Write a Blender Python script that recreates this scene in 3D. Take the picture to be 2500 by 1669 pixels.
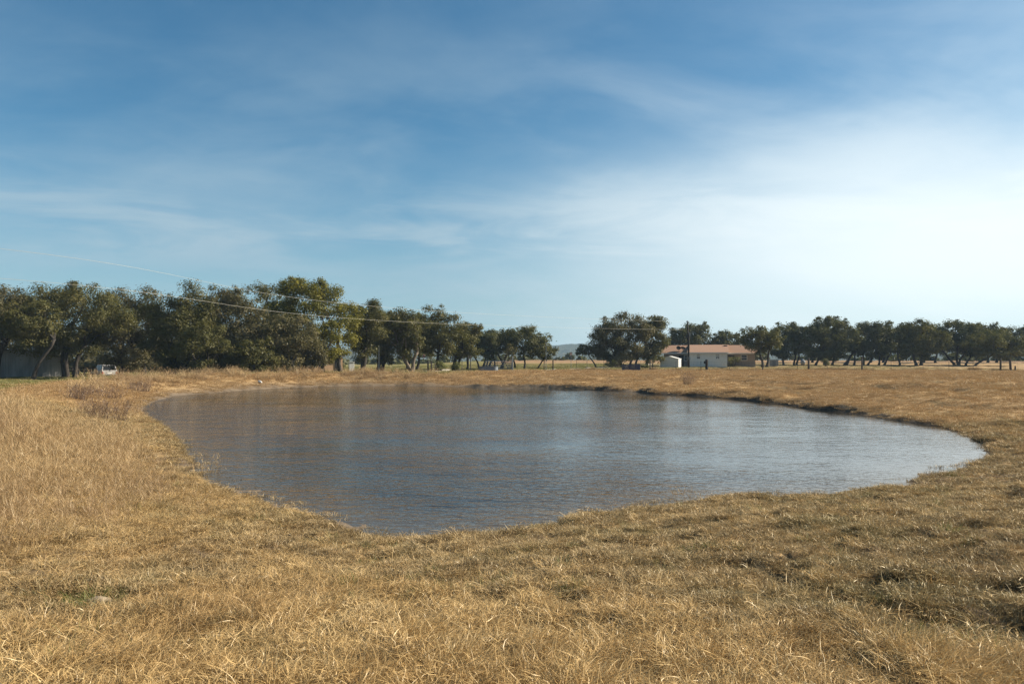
import bpy, math, random
import numpy as np

for o in list(bpy.data.objects):
    bpy.data.objects.remove(o)
R = math.radians
scene = bpy.context.scene
COL = scene.collection

# ------------------------------------------------------------------ camera
F = 1944.0                      # focal length in photo pixels (28 mm on 36 mm, 2500 px wide)
CZ = 2.7                        # eye height above the water
HV = 873.0                      # image row of the horizon
PITCH = math.atan((HV - 834.5) / F)
cam_d = bpy.data.cameras.new("camera")
cam = bpy.data.objects.new("camera", cam_d)
COL.objects.link(cam)
cam.location = (0, 0, CZ)
cam.rotation_euler = (R(90) + PITCH, 0, 0)
cam_d.sensor_width = 36.0
cam_d.lens = 28.0
cam_d.clip_start = 0.1
cam_d.clip_end = 9000
scene.camera = cam

# ------------------------------------------------------------------ sun, sky, exposure
SUN_AZ, SUN_EL = R(80), R(31)   # azimuth from +Y towards +X
sd = (math.sin(SUN_AZ) * math.cos(SUN_EL), math.cos(SUN_AZ) * math.cos(SUN_EL), math.sin(SUN_EL))
sun_d = bpy.data.lights.new("sun", 'SUN')
sun_d.energy = 5.0
sun_d.angle = R(0.55)
sun_d.color = (1.0, 0.90, 0.76)
sun = bpy.data.objects.new("sun", sun_d)
COL.objects.link(sun)
from mathutils import Vector, Matrix
sun.rotation_euler = Vector((-sd[0], -sd[1], -sd[2])).to_track_quat('-Z', 'Y').to_euler()
sun.location = (60, 20, 60)

world = bpy.data.worlds.new("World")
scene.world = world
world.use_nodes = True
nt = world.node_tree
nt.nodes.clear()


class NT:
    """Small helper to write node trees."""
    def __init__(self, tree):
        self.t = tree

    def n(self, kind, **kw):
        nd = self.t.nodes.new(kind)
        for k, v in kw.items():
            setattr(nd, k, v)
        return nd

    def link(self, a, b):
        self.t.links.new(a, b)

    def val(self, sock, v):
        if hasattr(v, 'is_output') or isinstance(v, bpy.types.NodeSocket):
            self.link(v, sock)
        else:
            sock.default_value = v

    def math(self, op, a, b=0.0, c=0.0, clamp=False):
        nd = self.n('ShaderNodeMath', operation=op, use_clamp=clamp)
        self.val(nd.inputs[0], a)
        self.val(nd.inputs[1], b)
        if len(nd.inputs) > 2:
            self.val(nd.inputs[2], c)
        return nd.outputs[0]

    def sstep(self, x, lo, hi, a=0.0, b=1.0):
        nd = self.n('ShaderNodeMapRange', interpolation_type='SMOOTHSTEP')
        self.val(nd.inputs[0], x)
        nd.inputs[1].default_value = lo
        nd.inputs[2].default_value = hi
        nd.inputs[3].default_value = a
        nd.inputs[4].default_value = b
        return nd.outputs[0]

    def mix(self, f, a, b, blend='MIX'):
        nd = self.n('ShaderNodeMix', data_type='RGBA', blend_type=blend)
        self.val(nd.inputs[0], f)
        for i, v in ((6, a), (7, b)):
            if isinstance(v, tuple):
                v = (*v, 1.0) if len(v) == 3 else v
            self.val(nd.inputs[i], v)
        return nd.outputs[2]

    def noise(self, vec, scale, detail=4.0, rough=0.55, dist=0.0):
        nd = self.n('ShaderNodeTexNoise')
        if vec is not None:
            self.link(vec, nd.inputs['Vector'])
        nd.inputs['Scale'].default_value = scale
        nd.inputs['Detail'].default_value = detail
        nd.inputs['Roughness'].default_value = rough
        nd.inputs['Distortion'].default_value = dist
        return nd.outputs[0]

    def mapping(self, vec, scale=(1, 1, 1), loc=(0, 0, 0), rot=(0, 0, 0)):
        nd = self.n('ShaderNodeMapping')
        self.link(vec, nd.inputs[0])
        nd.inputs['Location'].default_value = loc
        nd.inputs['Rotation'].default_value = rot
        nd.inputs['Scale'].default_value = scale
        return nd.outputs[0]


W = NT(nt)
sky = W.n('ShaderNodeTexSky', sky_type='NISHITA', sun_disc=False)
sky.sun_elevation = SUN_EL
sky.sun_rotation = SUN_AZ
sky.altitude = 300
sky.air_density = 1.0
sky.dust_density = 0.8
sky.ozone_density = 3.0
tc = W.n('ShaderNodeTexCoord')
vdir = tc.outputs['Generated']
sep = W.n('ShaderNodeSeparateXYZ')
W.link(vdir, sep.inputs[0])
up = W.math('MAXIMUM', sep.outputs[2], 0.0)
# thin high cloud: direction projected on a flat layer overhead
den = W.math('ADD', up, 0.34)
px_ = W.math('DIVIDE', sep.outputs[0], den)
py_ = W.math('DIVIDE', sep.outputs[1], den)
comb = W.n('ShaderNodeCombineXYZ')
W.link(px_, comb.inputs[0])
W.link(py_, comb.inputs[1])
cl1 = W.noise(W.mapping(comb.outputs[0], (1.5, 2.1, 1), (3.1, 0.4, 0), (0, 0, R(-40))), 1.0, 5.0, 0.55, 0.35)
cl2 = W.noise(W.mapping(comb.outputs[0], (3.4, 6.0, 1), (7.7, 2.2, 0), (0, 0, R(-50))), 1.0, 5.0, 0.55, 0.5)
cl = W.math('ADD', W.math('MULTIPLY', cl1, 0.72), W.math('MULTIPLY', cl2, 0.28))
cirrus = W.sstep(cl, 0.36, 0.70)
# veil is thicker towards the sun and lower in the sky
dot = W.n('ShaderNodeVectorMath', operation='DOT_PRODUCT')
W.link(vdir, dot.inputs[0])
VEIL_AZ, VEIL_EL = R(46), R(9)
dot.inputs[1].default_value = (math.sin(VEIL_AZ) * math.cos(VEIL_EL), math.cos(VEIL_AZ) * math.cos(VEIL_EL), math.sin(VEIL_EL))
near_sun = W.sstep(dot.outputs['Value'], 0.58, 0.99)
low = W.sstep(up, 0.44, 0.08)
f_c = W.math('MULTIPLY', cirrus, W.math('ADD', 0.18, W.math('MULTIPLY', low, 0.44)))
f_v = W.math('MULTIPLY', near_sun, W.math('ADD', W.math('MULTIPLY', W.math('MULTIPLY', W.sstep(up, 0.33, 0.11), W.sstep(up, 0.0, 0.12, 0.38, 1.0)), 0.90), 0.04))
f_h = W.sstep(up, 0.30, 0.02, 0.0, 0.52)
# a torn band of thin cloud low over the horizon
bn_ = W.noise(W.mapping(vdir, (2.2, 2.2, 13.0), (0.6, 0, 0.35), (0, R(-6), 0)), 1.6, 5.0, 0.55, 0.6)
band = W.math('MULTIPLY', W.sstep(up, 0.075, 0.14), W.sstep(up, 0.24, 0.15))
f_b = W.math('MULTIPLY', W.math('MULTIPLY', band, W.sstep(bn_, 0.40, 0.62)), 0.72)
f_c = W.math('SUBTRACT', 1.0, W.math('MULTIPLY', W.math('SUBTRACT', 1.0, f_c), W.math('SUBTRACT', 1.0, f_b)))
fac = W.math('SUBTRACT', 1.0, W.math('MULTIPLY', W.math('MULTIPLY', W.math('SUBTRACT', 1.0, f_c), W.math('SUBTRACT', 1.0, f_v)), W.math('SUBTRACT', 1.0, f_h)))
SKY_S = 0.075
skyc = W.n('ShaderNodeMix', data_type='RGBA', blend_type='MULTIPLY')
skyc.inputs[0].default_value = 1.0
W.link(sky.outputs[0], skyc.inputs[6])
skyc.inputs[7].default_value = (0.37, 0.69, 0.745, 1)
veil_bright = W.mix(near_sun, (0.215 / SKY_S, 0.288 / SKY_S, 0.335 / SKY_S), (0.50 / SKY_S, 0.55 / SKY_S, 0.565 / SKY_S))
skymix = W.mix(fac, skyc.outputs[2], veil_bright)
bg = W.n('ShaderNodeBackground')
W.link(skymix, bg.inputs[0])
bg.inputs[1].default_value = SKY_S
wo = W.n('ShaderNodeOutputWorld')
W.link(bg.outputs[0], wo.inputs[0])

vs = scene.view_settings
scene.display_settings.display_device = 'sRGB'
vs.view_transform = 'Standard'
vs.look = 'None'
vs.exposure = 0.98
vs.gamma = 1.0
vs.use_curve_mapping = False
scene.render.engine = 'CYCLES'
cy = scene.cycles
cy.max_bounces = 6
cy.diffuse_bounces = 3
cy.glossy_bounces = 3
cy.transmission_bounces = 3
cy.transparent_max_bounces = 6
cy.volume_bounces = 0
cy.caustics_reflective = False
cy.caustics_refractive = False
cy.use_denoising = True
cy.denoiser = 'OPENIMAGEDENOISE'
cy.denoising_prefilter = 'NONE'
cy.use_adaptive_sampling = False
cy.sample_clamp_indirect = 4.0

# ------------------------------------------------------------------ helpers
def px(u, v, Y):
    """World point seen at photo pixel (u, v) at depth Y."""
    dx, dz = (u - 1250.0) / F, (834.5 - v) / F
    c, s = math.cos(PITCH), math.sin(PITCH)
    d = (dx, c - dz * s, s + dz * c)
    k = Y / d[1]
    return np.array((d[0] * k, Y, CZ + d[2] * k))


def px_z(u, v, z=0.0):
    """World point seen at photo pixel (u, v) on the level z."""
    p = px(u, v, 1.0)
    d = p - np.array((0, 0, CZ))
    k = (z - CZ) / d[2]
    return d * k + np.array((0, 0, CZ))


def link(o, parent=None):
    COL.objects.link(o)
    if parent is not None:
        o.parent = parent
    return o


def tag(o, label=None, cat=None, group=None, kind=None):
    if label:
        o['label'] = label
    if cat:
        o['category'] = cat
    if group:
        o['group'] = group
    if kind:
        o['kind'] = kind
    return o


def empty(name, loc, rz=0.0, label=None, cat=None, group=None):
    o = bpy.data.objects.new(name, None)
    o.empty_display_size = 0.3
    o.location = loc
    o.rotation_euler = (0, 0, rz)
    link(o)
    return tag(o, label, cat, group)


def mesh_np(name, verts, faces, mat=None, parent=None, smooth=False, attrs=None, do_link=True):
    """faces: (n, k) int array of equal polygons."""
    verts = np.asarray(verts, np.float32)
    faces = np.asarray(faces, np.int32)
    me = bpy.data.meshes.new(name)
    n, k = faces.shape
    me.vertices.add(len(verts))
    me.vertices.foreach_set('co', verts.ravel())
    me.loops.add(n * k)
    me.loops.foreach_set('vertex_index', faces.ravel())
    me.polygons.add(n)
    me.polygons.foreach_set('loop_start', np.arange(0, n * k, k, dtype=np.int32))
    me.polygons.foreach_set('loop_total', np.full(n, k, np.int32))
    if smooth:
        me.polygons.foreach_set('use_smooth', np.ones(n, bool))
    me.update(calc_edges=True)
    if attrs:
        for an, arr in attrs.items():
            a = me.attributes.new(an, 'FLOAT', 'POINT')
            a.data.foreach_set('value', np.asarray(arr, np.float32))
    if mat:
        me.materials.append(mat)
    o = bpy.data.objects.new(name, me)
    if do_link:
        link(o, parent)
    return o


class MB:
    """Collects boxes, prisms and tubes into one mesh object."""
    def __init__(self):
        self.v, self.f = [], []

    def add(self, vs_, fs_):
        b = len(self.v)
        self.v += [tuple(map(float, p)) for p in vs_]
        self.f += [tuple(b + i for i in f) for f in fs_]
        return self

    def box(self, x0, x1, y0, y1, z0, z1):
        p = [(x0, y0, z0), (x1, y0, z0), (x1, y1, z0), (x0, y1, z0), (x0, y0, z1), (x1, y0, z1), (x1, y1, z1), (x0, y1, z1)]
        return self.add(p, [(3, 2, 1, 0), (4, 5, 6, 7), (0, 1, 5, 4), (1, 2, 6, 5), (2, 3, 7, 6), (3, 0, 4, 7)])

    def bar(self, a, b, w, h=None, upv=(0, 0, 1)):
        a, b = Vector(a), Vector(b)
        h = h or w
        d = (b - a).normalized()
        s = d.cross(Vector(upv))
        if s.length < 1e-4:
            s = d.cross(Vector((1, 0, 0)))
        s.normalize()
        t = s.cross(d).normalized()
        p = [q + s * sx * w / 2 + t * sy * h / 2 for q in (a, b) for sx, sy in ((-1, -1), (1, -1), (1, 1), (-1, 1))]
        return self.add(p, [(0, 1, 2, 3), (7, 6, 5, 4), (0, 4, 5, 1), (1, 5, 6, 2), (2, 6, 7, 3), (3, 7, 4, 0)])

    def tube(self, pts, rad, n=6, cap=True):
        pts = [Vector(p) for p in pts]
        if not hasattr(rad, '__len__'):
            rad = [rad] * len(pts)
        rings = []
        ref = Vector((0.3, 0.9, 0.1)).normalized()
        for i, p in enumerate(pts):
            d = (pts[min(i + 1, len(pts) - 1)] - pts[max(i - 1, 0)]).normalized()
            s = d.cross(ref)
            if s.length < 0.05:
                s = d.cross(Vector((1, 0, 0)))
            s.normalize()
            t = d.cross(s)
            rings.append([p + (s * math.cos(2 * math.pi * k / n) + t * math.sin(2 * math.pi * k / n)) * rad[i] for k in range(n)])
        vs_ = [q for r in rings for q in r]
        fs_ = []
        for i in range(len(pts) - 1):
            for k in range(n):
                fs_.append((i * n + k, i * n + (k + 1) % n, (i + 1) * n + (k + 1) % n, (i + 1) * n + k))
        if cap:
            fs_.append(tuple(range(n))[::-1])
            fs_.append(tuple((len(pts) - 1) * n + k for k in range(n)))
        return self.add(vs_, fs_)

    def build(self, name, mat, parent=None, smooth=False, bevel=0.0):
        me = bpy.data.meshes.new(name)
        me.from_pydata(self.v, [], self.f)
        if mat:
            me.materials.append(mat)
        if smooth:
            me.polygons.foreach_set('use_smooth', np.ones(len(me.polygons), bool))
        me.update()
        o = bpy.data.objects.new(name, me)
        link(o, parent)
        if bevel:
            m = o.modifiers.new('bevel', 'BEVEL')
            m.width = bevel
            m.segments = 2
            m.limit_method = 'ANGLE'
        return o


def copy_tree(o, parent=None):
    c = o.copy()
    link(c, parent)
    for ch in list(o.children):
        copy_tree(ch, c)
    return c


# ---- numpy gradient noise
_rs = np.random.RandomState(5)
_perm = _rs.permutation(512)
_perm = np.concatenate([_perm, _perm, _perm])
_ga = _rs.rand(512) * 2 * np.pi
_gx, _gy = np.cos(_ga), np.sin(_ga)


def gnoise(x, y):
    xi, yi = np.floor(x).astype(int), np.floor(y).astype(int)
    xf, yf = x - xi, y - yi
    u, v = xf * xf * xf * (xf * (xf * 6 - 15) + 10), yf * yf * yf * (yf * (yf * 6 - 15) + 10)

    def g(ix, iy, dx, dy):
        h = _perm[_perm[ix & 511] + (iy & 511)] & 511
        return _gx[h] * dx + _gy[h] * dy
    a = g(xi, yi, xf, yf)
    b = g(xi + 1, yi, xf - 1, yf)
    c = g(xi, yi + 1, xf, yf - 1)
    d = g(xi + 1, yi + 1, xf - 1, yf - 1)
    return (a + u * (b - a)) * (1 - v) + (c + u * (d - c)) * v * 1.0


def fbm(x, y, s, octv=4, rough=0.5):
    t, amp, out = 1.0 / s, 1.0, 0.0
    for i in range(octv):
        out = out + amp * gnoise(x * t + 17.3 * i, y * t - 9.1 * i)
        t *= 2.03
        amp *= rough
    return out


def sm(x, a, b):
    t = np.clip((x - a) / (b - a), 0, 1)
    return t * t * (3 - 2 * t)


# ------------------------------------------------------------------ pond outline (photo pixels / 1.0643, projected on the water level)
SH = [(325, 938), (350, 922), (400, 908), (480, 902), (560, 895), (640, 890), (720, 886.5), (800, 884.5), (900, 884), (1000, 885),
      (1100, 888), (1180, 890), (1260, 891), (1340, 893), (1450, 898), (1500, 904), (1560, 906), (1640, 911), (1700, 917), (1800, 928), (1870, 941), (1930, 945), (2000, 956), (2080, 969),
      (2150, 978), (2210, 996), (2255, 1018), (2280, 1046), (2230, 1064), (2170, 1080), (2100, 1101), (2080, 1112), (2000, 1126),
      (1900, 1134), (1800, 1135), (1700, 1140), (1600, 1147), (1560, 1153), (1450, 1166), (1380, 1177), (1330, 1184), (1280, 1196),
      (1200, 1213), (1120, 1226), (1060, 1228), (1000, 1228), (930, 1235), (890, 1240), (830, 1222), (780, 1202), (700, 1176), (620, 1153),
      (560, 1136), (500, 1124), (458, 1108), (448, 1088), (446, 1070), (430, 1046), (410, 1022), (385, 992), (362, 974), (335, 957)]
POLY = np.array([px_z(u * 1.0643, v * 1.0643)[:2] for u, v in SH])


def pond_dist(x, y):
    """Signed distance to the pond outline, positive on land."""
    x, y = np.asarray(x, float).ravel(), np.asarray(y, float).ravel()
    d2 = np.full(x.shape, 1e18)
    ins = np.zeros(x.shape, bool)
    n = len(POLY)
    for i in range(n):
        ax, ay = POLY[i]
        bx, by = POLY[(i + 1) % n]
        ex, ey = bx - ax, by - ay
        t = np.clip(((x - ax) * ex + (y - ay) * ey) / (ex * ex + ey * ey), 0, 1)
        d2 = np.minimum(d2, (x - ax - t * ex) ** 2 + (y - ay - t * ey) ** 2)
        c = ((ay > y) != (by > y)) & (x < (bx - ax) * (y - ay) / (by - ay + 1e-12) + ax)
        ins ^= c
    d = np.sqrt(d2)
    return np.where(ins, -d, d)


# bank profile control points: x, y, step height at the water, slope length, top height, drop behind the crest
CTRL = [(0, 5, 0.02, 11.0, 1.02, 0.0), (6, 9, 0.03, 11.0, 1.0, 0.0), (14, 14, 0.06, 10.0, 1.0, 0.0), (-3, 9, 0.03, 10.0, 1.05, 0.0),
        (20, 24, 0.10, 14, 1.0, 0.0), (26, 38, 0.24, 18, 1.0, 0.0), (20, 52, 0.30, 20, 1.0, 0.0), (12, 68, 0.26, 18, 0.98, 0.0), (4, 80, 0.22, 16, 0.98, 0.0),
        (-8, 84, 0.12, 9, 1.05, 0.0), (-16, 82, 0.12, 7, 1.15, 0.35), (-22, 74, 0.12, 6.5, 1.2, 0.8), (-25, 62, 0.12, 6.5, 1.15, 0.9), (-24, 46, 0.10, 6.0, 1.08, 0.8),
        (-17, 30, 0.15, 6.0, 0.98, 0.6), (-11, 18, 0.15, 7.0, 0.98, 0.4), (-7, 10, 0.08, 9.0, 1.02, 0.1)]


RUTS = [np.array([px_z(u * 1.0643, v * 1.0643, 0.75)[:2] for u, v in L]) for L in (
    [(1690, 1235), (1760, 1275), (1830, 1325), (1900, 1372), (1980, 1400), (2070, 1422), (2150, 1452), (2250, 1486), (2349, 1512), (2450, 1540)],
    [(2200, 1392), (2260, 1420), (2330, 1450), (2430, 1490)],
    [(1990, 1330), (2060, 1345), (2140, 1352), (2230, 1360), (2349, 1372), (2450, 1385)])]


def line_dist(x, y, L):
    d2 = np.full(x.shape, 1e18)
    for (ax, ay), (bx, by) in zip(L[:-1], L[1:]):
        ex, ey = bx - ax, by - ay
        t = np.clip(((x - ax) * ex + (y - ay) * ey) / (ex * ex + ey * ey), 0, 1)
        d2 = np.minimum(d2, (x - ax - t * ex) ** 2 + (y - ay - t * ey) ** 2)
    return np.sqrt(d2)


def rut_mask(x, y):
    m = np.zeros(x.shape)
    near = (y < 20) & (x > -2)
    if near.any():
        xs, ys = x[near], y[near]
        wob = 0.22 * fbm(xs, ys, 0.9, 3)
        d = np.min([line_dist(xs, ys, L) for L in RUTS], axis=0) + wob
        mm = 1 - sm(d, 0.08, 0.33)
        mm *= sm(fbm(xs + 31, ys, 0.8, 3), -0.5, 0.0)
        m[near] = mm
    return m


def pocket(x, y):
    """Small bare hollows between the clumps of the near turf."""
    return sm(gnoise(x / 0.36, y / 0.36) + 0.5 * gnoise(x / 0.17 + 9, y / 0.17) + 0.35 * fbm(x + 5, y, 2.5, 2), 0.16, 0.42)


def ground(x, y, d=None, fine=True):
    x, y = np.asarray(x, float).ravel(), np.asarray(y, float).ravel()
    if d is None:
        d = pond_dist(x, y)
    wsum = np.zeros(x.shape)
    acc = [np.zeros(x.shape) for _ in range(4)]
    for cx, cy_, st, ln, tp, dr in CTRL:
        w = 1.0 / ((x - cx) ** 2 + (y - cy_) ** 2 + 4.0) ** 2
        wsum += w
        for a, v in zip(acc, (st, ln, tp, dr)):
            a += w * v
    st, ln, tp, dr = [a / wsum for a in acc]
    dd = d + np.where(np.abs(d) < 8, (0.35 + 0.40 * sm(y, 30, 18)) * fbm(x, y, 1.7, 4) * sm(np.abs(d) + 0.35, 0, 0.8), 0)
    stepw = 0.55
    step = st * sm(dd, 0.0, stepw) * np.clip(1 + 1.6 * fbm(x + 50, y, 3.5, 3), 0.1, 1.45)
    z = step + (tp - st) * sm(np.power(np.clip(dd / ln, 0, 4), 0.85), 0.0, 1.0)
    z = np.where(dd < 0, np.maximum(dd * 0.28, -1.2), z)
    # behind the dam the ground falls away
    z = z - dr * sm(d, ln + 1.8, ln + 9.0) * sm(x, 2.0, -8.0)
    # gentle rise beyond the fence
    z = z + 0.0100 * np.clip(y - 140, 0, 88) * sm(d, 12, 30) * sm(x, -32, -8)
    # the pasture ends at a low brow; beyond it the land drops into a valley before the hills
    far = sm(np.hypot(x, y), 245, 620)
    z = z * (1 - far) - 14.0 * far
    if fine:
        r = np.hypot(x, y)
        k = sm(d, 0.2, 3.0)
        z = z + k * (0.10 * fbm(x, y, 6.0, 3) + 0.055 * fbm(x + 9, y - 4, 1.3, 3) * (1 - sm(r, 22, 45)))
        near = (r < 32) & (d > -0.5)
        if near.any():
            xs, ys = x[near], y[near]
            z[near] += 0.085 * fbm(xs, ys, 0.42, 3) * sm(d[near], -0.2, 0.6)
            z[near] -= 0.10 * rut_mask(xs, ys) + 0.035 * pocket(xs, ys) * sm(d[near], 0.1, 0.6)
    return z


def gz(x, y, fine=True):
    return float(ground(np.array([x]), np.array([y]), fine=fine)[0])


# ------------------------------------------------------------------ materials
def new_mat(name):
    m = bpy.data.materials.new(name)
    m.use_nodes = True
    m.node_tree.nodes.clear()
    return m, NT(m.node_tree)


def finish(T, shader, disp=None):
    o = T.n('ShaderNodeOutputMaterial')
    T.link(shader, o.inputs[0])


def principled(T, color, rough=0.8, metal=0.0, spec=0.3, normal=None):
    p = T.n('ShaderNodeBsdfPrincipled')
    if isinstance(color, tuple):
        p.inputs['Base Color'].default_value = (*color, 1)
    else:
        T.link(color, p.inputs['Base Color'])
    T.val(p.inputs['Roughness'], rough)
    p.inputs['Metallic'].default_value = metal
    p.inputs['Specular IOR Level'].default_value = spec
    if normal is not None:
        T.link(normal, p.inputs['Normal'])
    return p


def bump(T, h, strength=0.5, dist=0.02):
    b = T.n('ShaderNodeBump')
    T.link(h, b.inputs['Height'])
    b.inputs['Strength'].default_value = strength
    b.inputs['Distance'].default_value = dist
    return b.outputs[0]


def simple_mat(name, c1, c2=None, scale=6.0, rough=0.8, metal=0.0, spec=0.3, bmp=0.2, stretch=(1, 1, 1)):
    m, T = new_mat(name)
    tcn = T.n('ShaderNodeTexCoord')
    v = T.mapping(tcn.outputs['Object'], stretch)
    n = T.noise(v, scale, 5, 0.6)
    c2 = c2 or tuple(c * 0.7 for c in c1)
    col = T.mix(T.sstep(n, 0.35, 0.68), c1, c2)
    p = principled(T, col, rough, metal, spec, bump(T, n, bmp, 0.01))
    finish(T, p.outputs[0])
    return m


M = {}
M['bark'] = simple_mat('bark', (0.060, 0.050, 0.040), (0.028, 0.023, 0.019), 9, 0.95, bmp=0.8, stretch=(1, 1, 0.3))
M['bark_pale'] = simple_mat('bark_pale', (0.20, 0.16, 0.12), (0.09, 0.07, 0.055), 9, 0.95, bmp=0.8, stretch=(1, 1, 0.3))
M['post'] = simple_mat('weathered_wood', (0.115, 0.098, 0.082), (0.05, 0.042, 0.035), 14, 0.95, bmp=0.5, stretch=(1, 1, 0.15))
M['dark_wood'] = simple_mat('dark_wood', (0.05, 0.042, 0.036), (0.025, 0.02, 0.018), 14, 0.95, bmp=0.5, stretch=(1, 1, 0.15))
M['steel_post'] = simple_mat('rusty_steel', (0.10, 0.085, 0.07), (0.055, 0.045, 0.04), 14, 0.7)
M['galv'] = simple_mat('galvanised_steel', (0.18, 0.20, 0.215), (0.12, 0.135, 0.15), 8, 0.55, 0.4)
M['gate_paint'] = simple_mat('grey_gate_paint', (0.13, 0.16, 0.19), (0.09, 0.11, 0.13), 8, 0.6)
M['white_siding'] = simple_mat('white_siding', (0.76, 0.73, 0.66), (0.68, 0.65, 0.58), 3, 0.65, bmp=0.05)
M['shed_siding'] = simple_mat('pale_grey_siding', (0.62, 0.61, 0.57), (0.54, 0.53, 0.50), 3, 0.55, bmp=0.05)
M['trim'] = simple_mat('white_trim', (0.72, 0.70, 0.66), (0.62, 0.60, 0.56), 5, 0.6, bmp=0.05)
M['brick_wall'] = simple_mat('tan_brick', (0.29, 0.24, 0.195), (0.22, 0.18, 0.15), 9, 0.9)
M['brick_low'] = simple_mat('grey_stone_skirt', (0.24, 0.21, 0.19), (0.16, 0.145, 0.135), 7, 0.9)
M['shingle'] = simple_mat('brown_shingle', (0.32, 0.185, 0.113), (0.25, 0.145, 0.09), 7, 0.95, bmp=0.4, stretch=(1, 3, 1))
M['dark'] = simple_mat('dark_recess', (0.03, 0.028, 0.026), (0.02, 0.018, 0.017), 5, 0.9)
M['dish'] = simple_mat('dark_dish_paint', (0.03, 0.03, 0.032), (0.02, 0.02, 0.022), 5, 0.5)
M['rubber'] = simple_mat('rubber', (0.018, 0.018, 0.018), (0.012, 0.012, 0.012), 5, 0.9)
M['white_paint'] = simple_mat('white_car_paint', (0.34, 0.33, 0.315), (0.24, 0.23, 0.22), 2, 0.5, spec=0.5, bmp=0.02)
M['red_lens'] = simple_mat('red_lens', (0.35, 0.03, 0.03), (0.25, 0.02, 0.02), 5, 0.3)
M['barn_metal'] = simple_mat('shade_toned_barn_metal', (0.26, 0.255, 0.245), (0.16, 0.155, 0.15), 1.2, 0.6, bmp=0.1, stretch=(1, 1, 0.2))  # pale metal with the tree shade darkened into its base colour
M['barn_roof'] = simple_mat('dark_barn_roof', (0.07, 0.07, 0.07), (0.05, 0.05, 0.05), 3, 0.6)
M['road'] = simple_mat('caliche', (0.52, 0.46, 0.36), (0.34, 0.29, 0.21), 2.0, 0.95, bmp=0.4)
M['limestone'] = simple_mat('limestone', (0.36, 0.28, 0.19), (0.20, 0.15, 0.10), 9, 0.95, bmp=0.7)
M['plastic_blue'] = simple_mat('blue_grey_panel', (0.052, 0.052, 0.088), (0.035, 0.035, 0.06), 3, 0.6, stretch=(6, 6, 1))
M['tan_wall'] = simple_mat('tan_wall', (0.55, 0.36, 0.22), (0.48, 0.31, 0.18), 3, 0.8)
M['white_wire'] = simple_mat('aluminium_cable', (0.46, 0.44, 0.36), (0.40, 0.38, 0.31), 3, 0.5, 0.2)
M['pink'] = simple_mat('pink_plastic', (0.55, 0.12, 0.30), (0.4, 0.06, 0.28), 3, 0.5)
M['white_plastic'] = simple_mat('white_plastic', (0.75, 0.74, 0.70), (0.62, 0.60, 0.56), 20, 0.5)
M['tank'] = simple_mat('grey_tank', (0.24, 0.26, 0.27), (0.17, 0.18, 0.19), 3, 0.6)


def glass_mat():
    m, T = new_mat('window_glass')
    p = principled(T, (0.02, 0.022, 0.025), 0.12, 0.0, 0.3)
    finish(T, p.outputs[0])
    return m


M['glass'] = glass_mat()


def leaf_mat(name, c_a, c_b, c_c):
    """Olive leaves: colour varies leaf by leaf and clump by clump."""
    m, T = new_mat(name)
    at = T.n('ShaderNodeAttribute', attribute_name='tint')
    at2 = T.n('ShaderNodeAttribute', attribute_name='clump')
    col = T.mix(at.outputs['Fac'], c_a, c_b)
    col = T.mix(T.sstep(at2.outputs['Fac'], 0.45, 1.0, 0.0, 0.75), col, c_c)
    df = T.n('ShaderNodeBsdfDiffuse')
    T.link(col, df.inputs[0])
    tr = T.n('ShaderNodeBsdfTranslucent')
    T.link(T.mix(0.5, col, (0.10, 0.11, 0.02)), tr.inputs[0])
    gl = T.n('ShaderNodeBsdfGlossy')
    gl.inputs['Roughness'].default_value = 0.45
    gl.inputs[0].default_value = (0.6, 0.6, 0.55, 1)
    a = T.n('ShaderNodeMixShader')
    a.inputs[0].default_value = 0.32
    T.link(df.outputs[0], a.inputs[1])
    T.link(tr.outputs[0], a.inputs[2])
    b = T.n('ShaderNodeMixShader')
    b.inputs[0].default_value = 0.015
    T.link(a.outputs[0], b.inputs[1])
    T.link(gl.outputs[0], b.inputs[2])
    finish(T, b.outputs[0])
    return m


M['leaf_olive'] = leaf_mat('live_oak_leaf', (0.080, 0.076, 0.024), (0.108, 0.099, 0.032), (0.138, 0.117, 0.040))
M['leaf_grey'] = leaf_mat('mossy_oak_leaf', (0.096, 0.084, 0.036), (0.126, 0.108, 0.050), (0.158, 0.128, 0.062))
M['leaf_yellow'] = leaf_mat('yellow_green_oak_leaf', (0.105, 0.100, 0.016), (0.155, 0.142, 0.020), (0.205, 0.175, 0.022))
M['leaf_dark'] = leaf_mat('far_oak_leaf', (0.074, 0.075, 0.030), (0.100, 0.098, 0.038), (0.126, 0.116, 0.045))  # bluer olive base colour for the farther oaks
M['leaf_bush'] = leaf_mat('bush_leaf', (0.10, 0.11, 0.035), (0.16, 0.16, 0.05), (0.20, 0.18, 0.06))


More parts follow.
